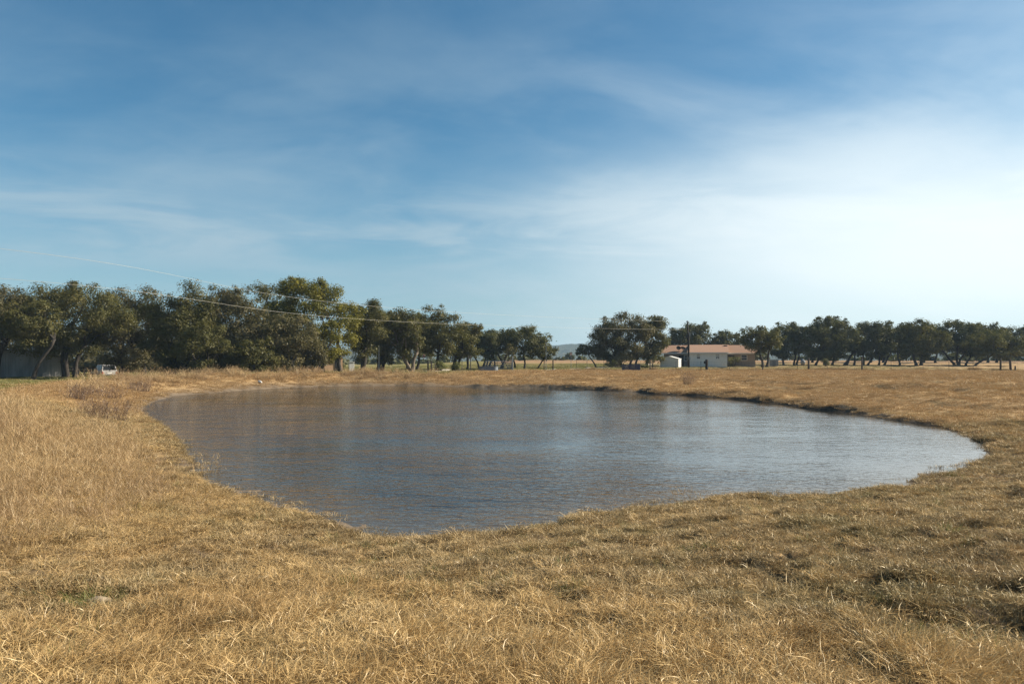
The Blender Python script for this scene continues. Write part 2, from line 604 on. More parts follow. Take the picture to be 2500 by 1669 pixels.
def grass_mat(name, stops, dark, trans=0.28, patch=None, patch_scale=0.35):
    """Dry grass: per blade, per tuft and patchy colour."""
    m, T = new_mat(name)
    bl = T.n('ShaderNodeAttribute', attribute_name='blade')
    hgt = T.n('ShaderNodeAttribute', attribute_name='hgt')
    it = T.n('ShaderNodeAttribute', attribute_type='INSTANCER', attribute_name='tint')
    f = T.math('ADD', T.math('MULTIPLY', bl.outputs['Fac'], 0.55), T.math('MULTIPLY', it.outputs['Fac'], 0.45))
    rp = T.n('ShaderNodeValToRGB')
    el = rp.color_ramp.elements
    while len(el) < len(stops):
        el.new(0.5)
    for e, (p_, c) in zip(el, stops):
        e.position = p_
        e.color = (*c, 1)
    T.link(f, rp.inputs[0])
    col = rp.outputs[0]
    if patch:
        ge = T.n('ShaderNodeNewGeometry')
        n = T.noise(ge.outputs['Position'], patch_scale, 3, 0.6)
        col = T.mix(T.sstep(n, 0.46, 0.68, 0.0, 0.75), col, patch)
    # blade colour darkens towards the foot, painting in the shade between blades
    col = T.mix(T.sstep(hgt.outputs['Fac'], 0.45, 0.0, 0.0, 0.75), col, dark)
    df = T.n('ShaderNodeBsdfDiffuse')
    T.link(col, df.inputs[0])
    tr = T.n('ShaderNodeBsdfTranslucent')
    T.link(col, tr.inputs[0])
    a = T.n('ShaderNodeMixShader')
    a.inputs[0].default_value = trans
    T.link(df.outputs[0], a.inputs[1])
    T.link(tr.outputs[0], a.inputs[2])
    gl = T.n('ShaderNodeBsdfGlossy')
    gl.inputs['Roughness'].default_value = 0.4
    gl.inputs[0].default_value = (0.9, 0.85, 0.7, 1)
    b = T.n('ShaderNodeMixShader')
    b.inputs[0].default_value = 0.035
    T.link(a.outputs[0], b.inputs[1])
    T.link(gl.outputs[0], b.inputs[2])
    finish(T, b.outputs[0])
    return m


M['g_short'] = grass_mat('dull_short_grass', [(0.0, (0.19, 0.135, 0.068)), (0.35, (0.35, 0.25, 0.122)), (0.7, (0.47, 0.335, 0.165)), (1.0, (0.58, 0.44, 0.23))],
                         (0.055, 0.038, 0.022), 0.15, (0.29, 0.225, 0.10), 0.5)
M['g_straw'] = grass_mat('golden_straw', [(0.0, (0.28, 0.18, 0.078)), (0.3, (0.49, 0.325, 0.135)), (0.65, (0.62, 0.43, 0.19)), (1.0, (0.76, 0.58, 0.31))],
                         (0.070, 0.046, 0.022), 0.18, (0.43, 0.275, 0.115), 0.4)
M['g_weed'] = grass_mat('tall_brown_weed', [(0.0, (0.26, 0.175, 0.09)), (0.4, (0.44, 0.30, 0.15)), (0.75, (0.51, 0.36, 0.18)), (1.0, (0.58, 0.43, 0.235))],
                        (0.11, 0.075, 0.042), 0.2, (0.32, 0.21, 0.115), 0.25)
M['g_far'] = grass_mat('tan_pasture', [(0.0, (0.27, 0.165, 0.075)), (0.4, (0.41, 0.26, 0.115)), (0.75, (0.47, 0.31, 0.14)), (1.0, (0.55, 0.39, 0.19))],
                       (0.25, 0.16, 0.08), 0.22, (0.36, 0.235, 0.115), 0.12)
M['g_lawn'] = grass_mat('green_lawn', [(0.0, (0.10, 0.10, 0.025)), (0.4, (0.16, 0.15, 0.036)), (0.75, (0.22, 0.195, 0.055)), (1.0, (0.32, 0.26, 0.095))],
                        (0.13, 0.12, 0.04), 0.25, (0.36, 0.27, 0.12), 0.10)
M['g_green'] = grass_mat('fresh_green_blades', [(0.0, (0.10, 0.12, 0.03)), (0.5, (0.16, 0.18, 0.05)), (1.0, (0.28, 0.26, 0.09))], (0.10, 0.09, 0.04), 0.3)
M['g_purple'] = grass_mat('purple_brown_weed', [(0.0, (0.13, 0.085, 0.062)), (0.5, (0.22, 0.15, 0.105)), (1.0, (0.32, 0.225, 0.155))], (0.10, 0.07, 0.05), 0.25)


def terrain_mat():
    m, T = new_mat('pasture_ground')
    ge = T.n('ShaderNodeNewGeometry')
    pos = ge.outputs['Position']
    lawn = T.n('ShaderNodeAttribute', attribute_name='lawn').outputs['Fac']
    mud = T.n('ShaderNodeAttribute', attribute_name='mud').outputs['Fac']
    soil = T.n('ShaderNodeAttribute', attribute_name='soil').outputs['Fac']
    n1 = T.noise(pos, 0.10, 4, 0.6)
    n2 = T.noise(pos, 1.1, 5, 0.65)
    n3 = T.noise(pos, 9.0, 4, 0.7)
    n4 = T.noise(T.mapping(pos, (0.5, 1.2, 1)), 0.55, 4, 0.65)
    grass = T.mix(T.sstep(n1, 0.35, 0.65), (0.40, 0.255, 0.115), (0.33, 0.225, 0.11))
    grass = T.mix(T.sstep(n2, 0.42, 0.72, 0, 0.7), grass, (0.26, 0.17, 0.085))
    grass = T.mix(T.sstep(n4, 0.54, 0.74, 0, 0.6), grass, (0.24, 0.16, 0.085))
    grass = T.mix(T.sstep(n3, 0.45, 0.7, 0, 0.5), grass, (0.50, 0.34, 0.16))
    lawnc = T.mix(T.sstep(n1, 0.4, 0.62), (0.15, 0.14, 0.04), (0.23, 0.18, 0.07))
    lawnc = T.mix(T.sstep(n2, 0.45, 0.7, 0, 0.6), lawnc, (0.17, 0.15, 0.05))
    mudc = T.mix(T.sstep(n2, 0.4, 0.65), (0.165, 0.128, 0.092), (0.085, 0.066, 0.048))
    soilc = T.mix(T.sstep(n3, 0.4, 0.65), (0.052, 0.038, 0.027), (0.115, 0.082, 0.05))
    sp = T.n('ShaderNodeSeparateXYZ')
    T.link(pos, sp.inputs[0])
    grass = T.mix(T.sstep(sp.outputs[1], 165.0, 200.0, 0.0, 0.8), grass, (0.27, 0.165, 0.085))
    col = T.mix(lawn, grass, lawnc)
    col = T.mix(mud, col, mudc)
    col = T.mix(soil, col, soilc)
    h = T.math('ADD', T.math('MULTIPLY', n2, 0.7), T.math('MULTIPLY', n3, 0.3))
    p = principled(T, col, 0.95, 0, 0.1, bump(T, h, 0.9, 0.12))
    finish(T, p.outputs[0])
    return m


def water_mat():
    m, T = new_mat('pond_water')
    ge = T.n('ShaderNodeNewGeometry')
    pos = ge.outputs['Position']
    # wind ripples, longer across the breeze; calmer water in the lee of the cut bank
    calm = T.n('ShaderNodeAttribute', attribute_name='calm').outputs['Fac']
    gust = T.sstep(T.noise(pos, 0.09, 3, 0.5), 0.35, 0.68, 0.35, 1.2)
    a = T.noise(T.mapping(pos, (1.0, 1.5, 1), (0, 0, 0), (0, 0, R(12))), 1.5, 3, 0.5, 0.5)
    b = T.noise(T.mapping(pos, (1.0, 1.5, 1), (4, 1, 0), (0, 0, R(-18))), 3.6, 3, 0.55, 0.4)
    c = T.noise(T.mapping(pos, (1.0, 2.6, 1), (2, 7, 0), (0, 0, R(3))), 0.33, 2, 0.5, 0.3)
    h = T.math('ADD', T.math('MULTIPLY', a, 0.052), T.math('MULTIPLY', b, 0.056))
    h = T.math('ADD', h, T.math('MULTIPLY', c, 0.07))
    amp = T.math('MULTIPLY', gust, T.math('SUBTRACT', 1.0, T.math('MULTIPLY', calm, 0.82)))
    h = T.math('MULTIPLY', h, amp)
    bn = T.n('ShaderNodeBump')
    T.link(h, bn.inputs['Height'])
    bn.inputs['Strength'].default_value = 1.0
    bn.inputs['Distance'].default_value = 1.0
    murk = T.mix(T.sstep(T.noise(pos, 0.25, 3, 0.5), 0.4, 0.65), (0.033, 0.031, 0.025), (0.024, 0.023, 0.020))
    shallow = T.n('ShaderNodeAttribute', attribute_name='shallow').outputs['Fac']
    murk = T.mix(shallow, murk, (0.080, 0.058, 0.032))
    p = principled(T, murk, 0.04, 0, 0.5, bn.outputs[0])
    p.inputs['IOR'].default_value = 1.333
    finish(T, p.outputs[0])
    return m


M['terrain'] = terrain_mat()
M['water'] = water_mat()

# ------------------------------------------------------------------ the ground: one sheet out to the horizon
def lawn_mask(x, y, d):
    n = 0.9 * fbm(x, y, 7.0, 3)
    back = sm(y + 2.5 * n + 0.05 * np.abs(x - 20), 103.5, 107.5) * (1 - sm(y + 6 * n, 168, 186)) * sm(x, -75, -60) * (1 - sm(x + 5 * n, 62, 78))
    crest = sm(d + 1.2 * n, 5.6, 7.6) * sm(x, -14, -18) * sm(y, 24, 34)
    crest2 = sm(d + 1.0 * n, 6.0, 8.5) * sm(x, -2, -8) * sm(y, 80, 86)
    back = back * (1 - 0.6 * sm(x + 6 * n, 14, 36))
    return np.clip(np.maximum(np.maximum(back, crest), crest2), 0, 1)


def make_terrain():
    r = np.concatenate([np.linspace(0.4, 3, 14, endpoint=False), np.arange(3, 14, 0.075), np.arange(14, 30, 0.13), np.arange(30, 100, 0.24),
                        np.arange(100, 220, 1.3), np.geomspace(220, 2950, 46)])
    a_f = np.radians(np.arange(-46, 46.01, 0.23))
    a_b = np.radians(np.linspace(46, 314, 44)[1:-1])
    a = np.concatenate([a_f, a_b])
    A, Rr = np.meshgrid(a, r)
    x, y = (Rr * np.sin(A)).ravel(), (Rr * np.cos(A)).ravel()
    d = pond_dist(x, y)
    z = ground(x, y, d)
    nr, na = len(r), len(a)
    i = np.arange(nr - 1)[:, None] * na
    j = np.arange(na)[None, :]
    j2 = (j + 1) % na
    f = np.stack([i + j, i + j2, i + na + j2, i + na + j], -1).reshape(-1, 4)[:, ::-1]
    # middle cap
    z0 = ground(np.array([0.0]), np.array([0.0]))[0]
    lawn = lawn_mask(x, y, d)
    farb = sm(y, 45, 70) * sm(x, 16, 2)
    mudn = 0.5 * fbm(x, y, 1.5, 3)
    mud = (1 - sm(d + mudn, 0.25, 0.9 + 2.2 * farb)) * (0.95 - 0.1 * farb)
    right = sm(x, 2, 8) * sm(y, 22, 30)
    soil = np.clip(right * (1 - sm(d + 0.45 * mudn, 0.15, 0.5)) * sm(fbm(x + 7, y + 3, 4.0, 3), -0.35, 0.2), 0, 1)
    soil = np.maximum(soil, rut_mask(x, y))
    soil = np.maximum(soil, 0.85 * sm(0.5 * fbm(x + 71, y, 0.7, 3), 0.02, 0.18) * (np.hypot(x, y) < 30) * (d > 0.5))
    soil = np.maximum(soil, 0.9 * pocket(x, y) * (np.hypot(x, y) < 30) * (d > 0.3))
    o = mesh_np('ground', np.stack([x, y, z], -1), f, M['terrain'], None, True, {'lawn': lawn, 'mud': mud, 'soil': soil})
    tag(o, kind='structure')
    return o


make_terrain()


def make_water():
    """Water sheet: a fan of fine quads following the outline, pushed a little under the banks."""
    c = POLY.mean(0)
    c = np.array([3.0, 38.0])
    n = len(POLY)
    # denser outline
    pts = []
    for i in range(n):
        for t in np.linspace(0, 1, 8, endpoint=False):
            pts.append(POLY[i] * (1 - t) + POLY[(i + 1) % n] * t)
    pts = np.array(pts)
    dirs = pts - c
    L = np.linalg.norm(dirs, axis=1, keepdims=True)
    outer = c + dirs * (L + 2.0) / L
    ks = np.array([0.02, 0.25, 0.45, 0.62, 0.75, 0.83, 0.9, 0.94, 0.97, 0.985, 1.0])
    V = np.concatenate([c + (outer - c) * k for k in ks])
    m_ = len(pts)
    i = np.arange(len(ks) - 1)[:, None] * m_
    j = np.arange(m_)[None, :]
    f = np.stack([i + j, i + (j + 1) % m_, i + m_ + (j + 1) % m_, i + m_ + j], -1).reshape(-1, 4)
    x, y = V[:, 0], V[:, 1]
    d = pond_dist(x, y)
    right_bank = np.array([px_z(u * 1.0643, v * 1.0643)[:2] for u, v in [(1100, 888), (1340, 894), (1500, 903), (1700, 917), (1850, 936), (2000, 956), (2150, 982), (2300, 1030)]])
    dr = line_dist(x, y, right_bank)
    calm = 1 - sm(dr, 1.5, 20.0)
    shallow = (1 - sm(-d, 0.2, 2.6)) * sm(y, 34, 24)
    v3 = np.stack([x, y, np.zeros_like(x)], -1)
    v3 = np.concatenate([v3, [[c[0], c[1], 0.0]]])
    o = mesh_np('water', v3, f, M['water'], None, True, {'calm': np.append(calm, 0), 'shallow': np.append(shallow, 0)})
    # centre disc
    me = o.data
    import bmesh
    bm = bmesh.new()
    bm.from_mesh(me)
    bm.verts.ensure_lookup_table()
    cv = bm.verts[len(v3) - 1]
    for k in range(m_):
        bm.faces.new((bm.verts[(k + 1) % m_], bm.verts[k], cv)).smooth = True
    bmesh.ops.recalc_face_normals(bm, faces=bm.faces[:])
    bm.normal_update()
    if bm.faces[0].normal.z < 0:
        bmesh.ops.reverse_faces(bm, faces=bm.faces[:])
    bm.to_mesh(me)
    bm.free()
    tag(o, kind='structure')


make_water()


def road_strip(name, path, width, lift):
    """A gravel track that follows the ground."""
    P = np.array(path, float)
    seg = np.linalg.norm(np.diff(P, axis=0), axis=1)
    s = np.concatenate([[0], np.cumsum(seg)])
    t = np.linspace(0, s[-1], max(8, int(s[-1] / 0.8)))
    X, Y = np.interp(t, s, P[:, 0]), np.interp(t, s, P[:, 1])
    tx, ty = np.gradient(X), np.gradient(Y)
    L = np.hypot(tx, ty)
    nx, ny = -ty / L, tx / L
    V, k = [], 5
    wv = width * (1 + 0.35 * fbm(X * 1.0, Y * 1.0, 3.0, 2))
    for q in np.linspace(-0.5, 0.5, k):
        xx, yy = X + nx * q * wv, Y + ny * q * wv
        V.append(np.stack([xx, yy, ground(xx, yy) + lift], -1))
    V = np.stack(V, 1).reshape(-1, 3)
    i = np.arange(len(t) - 1)[:, None] * k
    j = np.arange(k - 1)[None, :]
    f = np.stack([i + j, i + j + 1, i + k + j + 1, i + k + j], -1).reshape(-1, 4)[:, ::-1]
    return tag(mesh_np(name, V, f, M['road'], None, True), kind='structure')


road_strip('gravel_drive', [(-14, 101.2), (-6, 100.4), (1, 101.0), (4.5, 103.5), (9, 110), (15, 125), (22, 145), (36, 170)], 0.75, 0.05)
road_strip('gravel_drive', [(-12, 102.9), (-5, 102.3), (0, 103.0), (3, 105.5), (7.5, 112), (13, 127), (20, 147), (33, 172)], 0.75, 0.05)
road_strip('gravel_track', [(-15.5, 103.5), (-12.2, 107.5), (-9.8, 113), (-9, 122)], 1.3, 0.05)

# ------------------------------------------------------------------ grass
def make_tuft(name, mat, seed, n, radius, length, width, tilt, droop, segs=3, lean=0.0, feather=0, curl=0.5):
    """One clump of blades. lean tips all blades towards +X; feather adds fine seed-head wisps."""
    rs = np.random.RandomState(seed)
    V, Fc, B, H = [], [], [], []

    def blade(p0, az, ti, ln, w, dr, bl, h0=0.0, h1=1.0, sg=segs):
        p = np.array(p0, float)
        d = np.array([math.cos(az) * math.sin(ti) + lean, math.sin(az) * math.sin(ti), math.cos(ti)])
        d /= np.linalg.norm(d)
        side = np.cross(d, [0, 0, 1.0]) + rs.normal(0, 0.35, 3)
        side /= np.linalg.norm(side) + 1e-6
        step = ln / sg
        kx = rs.normal(0, curl, 3) * np.array([1, 1, 0.4])
        b = len(V)
        pts = [p.copy()]
        for i in range(sg + 1):
            ww = w * (1 - 0.85 * (i / sg) ** 1.5)
            V.append(p - side * ww / 2)
            V.append(p + side * ww / 2)
            hh = h0 + (h1 - h0) * i / sg
            H.extend((hh, hh))
            B.extend((bl, bl))
            if i < sg:
                p = p + d * step
                if p[2] < 0.012:
                    p[2] = 0.012 + 0.01 * rs.rand()
                pts.append(p.copy())
                d = d + np.array([0, 0, -dr / sg]) + kx / sg
                d /= np.linalg.norm(d)
        for i in range(sg):
            q = b + 2 * i
            Fc.append((q, q + 1, q + 3, q + 2))
        return pts, d

    for _ in range(n):
        rr = radius * math.sqrt(rs.rand())
        an = rs.rand() * 2 * math.pi
        az = an + rs.normal(0, 1.1)
        ln = length[0] + (length[1] - length[0]) * rs.rand() ** 1.3
        bl = rs.rand()
        pts, d = blade((rr * math.cos(an), rr * math.sin(an), -0.01), az, abs(rs.normal(tilt, 0.28)), ln, width * (0.7 + 0.6 * rs.rand()),
                       droop * (0.5 + rs.rand()), bl)
        for k in range(feather):
            q = pts[-1 - (k % 2)] * 1.0 if segs > 1 else pts[-1]
            t = rs.rand()
            q = pts[-2] * (1 - t) + pts[-1] * t
            blade(q, rs.rand() * 6.283, 0.3 + 0.7 * rs.rand(), ln * (0.10 + 0.14 * rs.rand()), width * 0.8, 0.5, min(1, bl + 0.15), 0.7, 1.0, 2)
    o = mesh_np(name, np.array(V), np.array(Fc), mat, None, False, {'blade': B, 'hgt': H}, do_link=False)
    return o


def tuft_set(name, count, mat, **kw):
    c = bpy.data.collections.new(name)
    for i in range(count):
        seed = kw.pop('seed', 100)
        c.objects.link(make_tuft('%s_%02d' % (name, i), mat, seed + i, **kw))
        kw['seed'] = seed
    return c


_groups = {}


def instancer(coll):
    g = bpy.data.node_groups.new('scatter_' + coll.name, 'GeometryNodeTree')
    g.interface.new_socket('Geometry', in_out='INPUT', socket_type='NodeSocketGeometry')
    g.interface.new_socket('Geometry', in_out='OUTPUT', socket_type='NodeSocketGeometry')
    N = NT(g)
    gi, go = N.n('NodeGroupInput'), N.n('NodeGroupOutput')
    ci = N.n('GeometryNodeCollectionInfo')
    ci.inputs['Collection'].default_value = coll
    ci.inputs['Separate Children'].default_value = True
    ci.inputs['Reset Children'].default_value = True

    def attr(nm, dt):
        a = N.n('GeometryNodeInputNamedAttribute', data_type=dt)
        a.inputs['Name'].default_value = nm
        return a.outputs['Attribute']
    ip = N.n('GeometryNodeInstanceOnPoints')
    N.link(gi.outputs[0], ip.inputs['Points'])
    N.link(ci.outputs[0], ip.inputs['Instance'])
    ip.inputs['Pick Instance'].default_value = True
    N.link(attr('pick', 'INT'), ip.inputs['Instance Index'])
    e2r = N.n('FunctionNodeEulerToRotation')
    N.link(attr('rot', 'FLOAT_VECTOR'), e2r.inputs[0])
    N.link(e2r.outputs[0], ip.inputs['Rotation'])
    N.link(attr('scl', 'FLOAT_VECTOR'), ip.inputs['Scale'])
    N.link(ip.outputs[0], go.inputs[0])
    return g


def scatter(name, label, cat, coll, x, y, z, rot, scl, tint, seed=1):
    rs = np.random.RandomState(seed)
    me = bpy.data.meshes.new(name)
    n = len(x)
    me.vertices.add(n)
    me.vertices.foreach_set('co', np.stack([x, y, z], -1).astype(np.float32).ravel())
    a = me.attributes.new('rot', 'FLOAT_VECTOR', 'POINT')
    a.data.foreach_set('vector', rot.astype(np.float32).ravel())
    a = me.attributes.new('scl', 'FLOAT_VECTOR', 'POINT')
    a.data.foreach_set('vector', scl.astype(np.float32).ravel())
    a = me.attributes.new('pick', 'INT', 'POINT')
    a.data.foreach_set('value', rs.randint(0, len(coll.objects), n).astype(np.int32))
    a = me.attributes.new('tint', 'FLOAT', 'POINT')
    a.data.foreach_set('value', np.clip(tint, 0, 1).astype(np.float32))
    o = bpy.data.objects.new(name, me)
    link(o)
    m = o.modifiers.new('scatter', 'NODES')
    m.node_group = instancer(coll)
    tag(o, label, cat, None, 'stuff')
    print(name, n)
    return o


def wedge(n, r0, r1, seed, ang=44):
    rs = np.random.RandomState(seed)
    r = np.sqrt(rs.rand(n) * (r1 * r1 - r0 * r0) + r0 * r0)
    a = np.radians((rs.rand(n) * 2 - 1) * ang)
    return r * np.sin(a), r * np.cos(a), rs


def zone_poly(pts):
    return np.array([px_z(u * 1.0643, v * 1.0643, 0.8)[:2] for u, v in pts])


def inside(x, y, poly):
    ins = np.zeros(x.shape, bool)
    n = len(poly)
    for i in range(n):
        (ax, ay), (bx, by) = poly[i], poly[(i + 1) % n]
        ins ^= ((ay > y) != (by > y)) & (x < (bx - ax) * (y - ay) / (by - ay + 1e-12) + ax)
    return ins


def poly_soft(x, y, poly, w):
    ins = inside(x, y, poly)
    d = line_dist(x, y, np.vstack([poly, poly[:1]]))
    return sm(np.where(ins, d, -d), -w, w)


Z_STRAW = zone_poly([(560, 1135), (700, 1190), (820, 1260), (1000, 1290), (1250, 1330), (1420, 1380), (1650, 1450), (1900, 1490), (2150, 1530), (2349, 1560), (2700, 1640), (2700, 1900),
                     (-700, 1900), (-700, 1480), (0, 1440), (300, 1400), (500, 1300), (560, 1200)])
Z_WEED = zone_poly([(-700, 1420), (0, 1310), (180, 1240), (300, 1150), (330, 1080), (360, 1020), (270, 960), (120, 945), (0, 925), (-700, 960)])


def rot_arr(rs, n, x, y, slope=0.12, az=None):
    e = np.zeros((n, 3))
    e[:, 0] = rs.normal(0, slope, n)
    e[:, 1] = rs.normal(0, slope, n)
    e[:, 2] = rs.rand(n) * 6.283 if az is None else az
    return e


def make_grass():
    T_short = tuft_set('short_tuft', 6, M['g_short'], n=80, radius=0.12, length=(0.03, 0.105), width=0.0042, tilt=0.95, droop=0.9, curl=1.3, seed=11)
    T_mat = tuft_set('matted_tuft', 6, M['g_straw'], n=64, radius=0.15, length=(0.06, 0.20), width=0.0042, tilt=1.15, droop=0.9, segs=4, curl=1.5, seed=31)
    T_straw = tuft_set('straw_tuft', 6, M['g_straw'], n=56, radius=0.15, length=(0.10, 0.27), width=0.0042, tilt=0.55, droop=1.1, segs=5, lean=0.75, curl=0.6, seed=51)
    T_weed = tuft_set('weed_tuft', 6, M['g_weed'], n=22, radius=0.18, length=(0.32, 0.80), width=0.0038, tilt=0.42, droop=0.75, segs=4, lean=0.28, feather=12, curl=0.35, seed=71)
    T_far = tuft_set('pasture_tuft', 5, M['g_far'], n=110, radius=0.42, length=(0.04, 0.12), width=0.012, tilt=0.7, droop=0.8, curl=0.8, seed=91)
    T_bank = tuft_set('bank_tuft', 5, M['g_weed'], n=60, radius=0.32, length=(0.30, 0.85), width=0.013, tilt=0.38, droop=0.6, segs=3, lean=0.2, feather=3, curl=0.4, seed=111)
    T_lawn = tuft_set('lawn_tuft', 4, M['g_lawn'], n=110, radius=0.5, length=(0.04, 0.11), width=0.014, tilt=0.6, droop=0.6, curl=0.6, seed=131)
    T_green = tuft_set('green_tuft', 3, M['g_green'], n=34, radius=0.10, length=(0.08, 0.20), width=0.005, tilt=0.5, droop=0.6, curl=0.6, seed=151)

    # short dull clumps over all the near ground
    X, Y = [], []
    for n, r0, r1, s in ((14000, 1.2, 8, 1), (42000, 8, 18, 2), (42000, 18, 36, 3)):
        x, y, _ = wedge(n, r0, r1, s)
        X.append(x)
        Y.append(y)
    x, y = np.concatenate(X), np.concatenate(Y)
    rs = np.random.RandomState(77)
    d = pond_dist(x, y)
    zs = poly_soft(x, y, Z_STRAW, 0.7)
    zw = poly_soft(x, y, Z_WEED, 0.9)
    bare = sm(fbm(x + 71, y, 0.7, 3) * 0.5, 0.06, 0.24)
    rm = rut_mask(x, y)
    shore = sm(fbm(x + 19, y + 3, 1.4, 3), -0.1, 0.35)
    wet = (d > -0.4) & (d <= 0.05) & (rs.rand(len(x)) < 0.10 * (1 - shore)) & (y < 26)
    keep = ((d > 0.04 + 0.2 * shore) | wet) & (rs.rand(len(x)) > 0.55 * zs + 0.45 * zw) & (rs.rand(len(x)) > np.maximum.reduce([0.72 * bare, 0.75 * rm, 0.9 * pocket(x, y)]))
    x, y, d = x[keep], y[keep], d[keep]
    n = len(x)
    r = np.hypot(x, y)
    s = (0.75 + 0.5 * rs.rand(n)) * (1 + 0.55 * sm(r, 12, 34)) * (1 + 0.8 * np.clip(fbm(x, y, 0.8, 3), -0.6, 1))
    sc = np.stack([s, s, s * (1.15 - 0.2 * rs.rand(n))], -1)
    tint = 0.42 + 0.55 * fbm(x, y, 1.6, 3) + 0.28 * rs.normal(0, 1, n) * 0.6 + 0.12 * sm(r, 12, 30)
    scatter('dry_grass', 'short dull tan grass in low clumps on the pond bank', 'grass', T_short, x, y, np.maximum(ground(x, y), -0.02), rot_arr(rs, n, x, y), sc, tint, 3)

    # matted golden thatch
    X, Y = [], []
    for n, r0, r1, s in ((12000, 1.2, 8, 11), (27000, 8, 18, 12), (16000, 18, 40, 13)):
        x, y, _ = wedge(n, r0, r1, s)
        X.append(x)
        Y.append(y)
    x, y = np.concatenate(X), np.concatenate(Y)
    d = pond_dist(x, y)
    zs = poly_soft(x, y, Z_STRAW, 0.9)
    leftb = sm(x, -2.5, -6.0) * sm(y, 6, 10)
    rightb = sm(x, 5, 12) * sm(y, 10, 15) * 0.28
    pr = np.maximum.reduce([0.92 * zs, 0.85 * leftb, rightb, 0.10 + 0 * x])
    keep = (d > 0.12 + 0.2 * sm(fbm(x + 19, y + 3, 1.4, 3), -0.1, 0.35)) & (rs.rand(len(x)) < pr * (0.6 + 0.8 * sm(fbm(x, y, 1.0, 3), -0.45, 0.25)))
    keep &= rs.rand(len(x)) > np.maximum(rut_mask(x, y), 0.85 * pocket(x, y))
    x, y = x[keep], y[keep]
    n = len(x)
    s = (0.7 + 0.6 * rs.rand(n)) * (1 + 0.5 * sm(np.hypot(x, y), 14, 40))
    tint = 0.5 + 0.5 * fbm(x + 40, y, 1.5, 3) + 0.25 * rs.normal(0, 1, n) * 0.6
    scatter('matted_grass', 'matted golden dry grass lying over the near bank', 'grass', T_mat, x, y, ground(x, y) + 0.01, rot_arr(rs, n, x, y, 0.2), np.stack([s, s, s], -1), tint, 4)

    # long straw laid over by the wind
    X, Y = [], []
    for n, r0, r1, s in ((5200, 1.2, 8, 21), (12000, 8, 20, 22)):
        x, y, _ = wedge(n, r0, r1, s)
        X.append(x)
        Y.append(y)
    x, y = np.concatenate(X), np.concatenate(Y)
    d = pond_dist(x, y)
    zs = poly_soft(x, y, Z_STRAW, 0.6)
    clump = sm(fbm(x + 13, y + 5, 1.5, 3), -0.25, 0.35)
    keep = (d > 0.4) & (rs.rand(len(x)) < (zs * (0.12 + 0.85 * clump) + 0.03) * (1 - 0.8 * pocket(x, y)))
    x, y = x[keep], y[keep]
    n = len(x)
    s = 0.65 + 0.6 * rs.rand(n)
    az = R(-12) + 0.75 * fbm(x, y, 2.2, 2) + rs.normal(0, 0.45, n)
    tint = 0.55 + 0.4 * fbm(x + 80, y, 1.2, 3) + 0.2 * rs.normal(0, 1, n) * 0.7
    scatter('straw_grass', 'long golden straw blown over across the near slope', 'grass', T_straw, x, y, ground(x, y), rot_arr(rs, n, x, y, 0.1, az), np.stack([s, s, s], -1), tint, 5)

    # tall brown weeds on the dam slope
    X, Y = [], []
    for n, r0, r1, s in ((1800, 3, 9, 31), (9000, 9, 22, 32), (9000, 22, 46, 33)):
        x, y, _ = wedge(n, r0, r1, s)
        X.append(x)
        Y.append(y)
    x, y = np.concatenate(X), np.concatenate(Y)
    d = pond_dist(x, y)
    zw = poly_soft(x + 0.9 * fbm(x, y, 1.8, 3), y + 0.9 * fbm(x + 40, y, 1.8, 3), Z_WEED, 2.4)
    lw = lawn_mask(x, y, d)
    clump = sm(fbm(x + 3, y + 45, 2.4, 3), -0.35, 0.35)
    keep = (d > 1.2) & (rs.rand(len(x)) < zw * (0.10 + 0.95 * clump)) & (lw < 0.5)
    x, y, zk, d = x[keep], y[keep], zw[keep], d[keep]
    n = len(x)
    s = (0.45 + 0.55 * rs.rand(n)) * (0.62 + 0.6 * zk) * (0.85 + 0.5 * np.clip(fbm(x + 3, y + 45, 2.4, 3), -0.5, 0.6)) * (1 - 0.6 * sm(d, 3.2, 5.0) * sm(y, 24, 32)) * (1 + 0.3 * sm(y, 9, 13) * sm(y, 30, 24))
    tint = 0.48 + 0.45 * fbm(x + 60, y, 2.2, 3) + 0.2 * rs.normal(0, 1, n) * 0.7
    scatter('tall_weeds', 'tall feathery brown weeds on the slope of the dam', 'weeds', T_weed, x, y, ground(x, y), rot_arr(rs, n, x, y, 0.1), np.stack([s, s, s], -1), tint, 6)

    # pasture from the water's far edge to the fence
    X, Y = [], []
    for n, r0, r1, s in ((48000, 26, 60, 41), (90000, 60, 118, 42)):
        x, y, _ = wedge(n, r0, r1, s, 40)
        X.append(x)
        Y.append(y)
    x, y = np.concatenate(X), np.concatenate(Y)
    d = pond_dist(x, y)
    lw = lawn_mask(x, y, d)
    farb = sm(y, 45, 70) * sm(x, 12, -2)
    gap = sm(fbm(x + 11, y * 1.6, 2.2, 3), 0.10, 0.40)
    keep = (d > 0.25 + 1.0 * farb * rs.rand(len(x))) & (rs.rand(len(x)) > lw) & (rs.rand(len(x)) > 0.45 * gap)
    x, y, d = x[keep], y[keep], d[keep]
    n = len(x)
    s = (0.7 + 0.6 * rs.rand(n)) * (0.75 + 0.45 * sm(np.hypot(x, y), 30, 80))
    hgt = s * (0.8 + 0.7 * np.clip(fbm(x, y * 1.5, 2.5, 3), -0.4, 1) + 0.6 * (1 - sm(d, 0.3, 2.5)) * sm(x, 0, 6))
    tint = 0.48 + 0.45 * fbm(x, y * 1.5, 5.0, 4) + 0.22 * rs.normal(0, 1, n) * 0.7
    scatter('pasture_grass', 'cropped tan pasture grass between the pond and the wire fence', 'grass', T_far, x, y, ground(x, y) - 0.01, rot_arr(rs, n, x, y, 0.1), np.stack([s, s, hgt], -1), tint, 7)

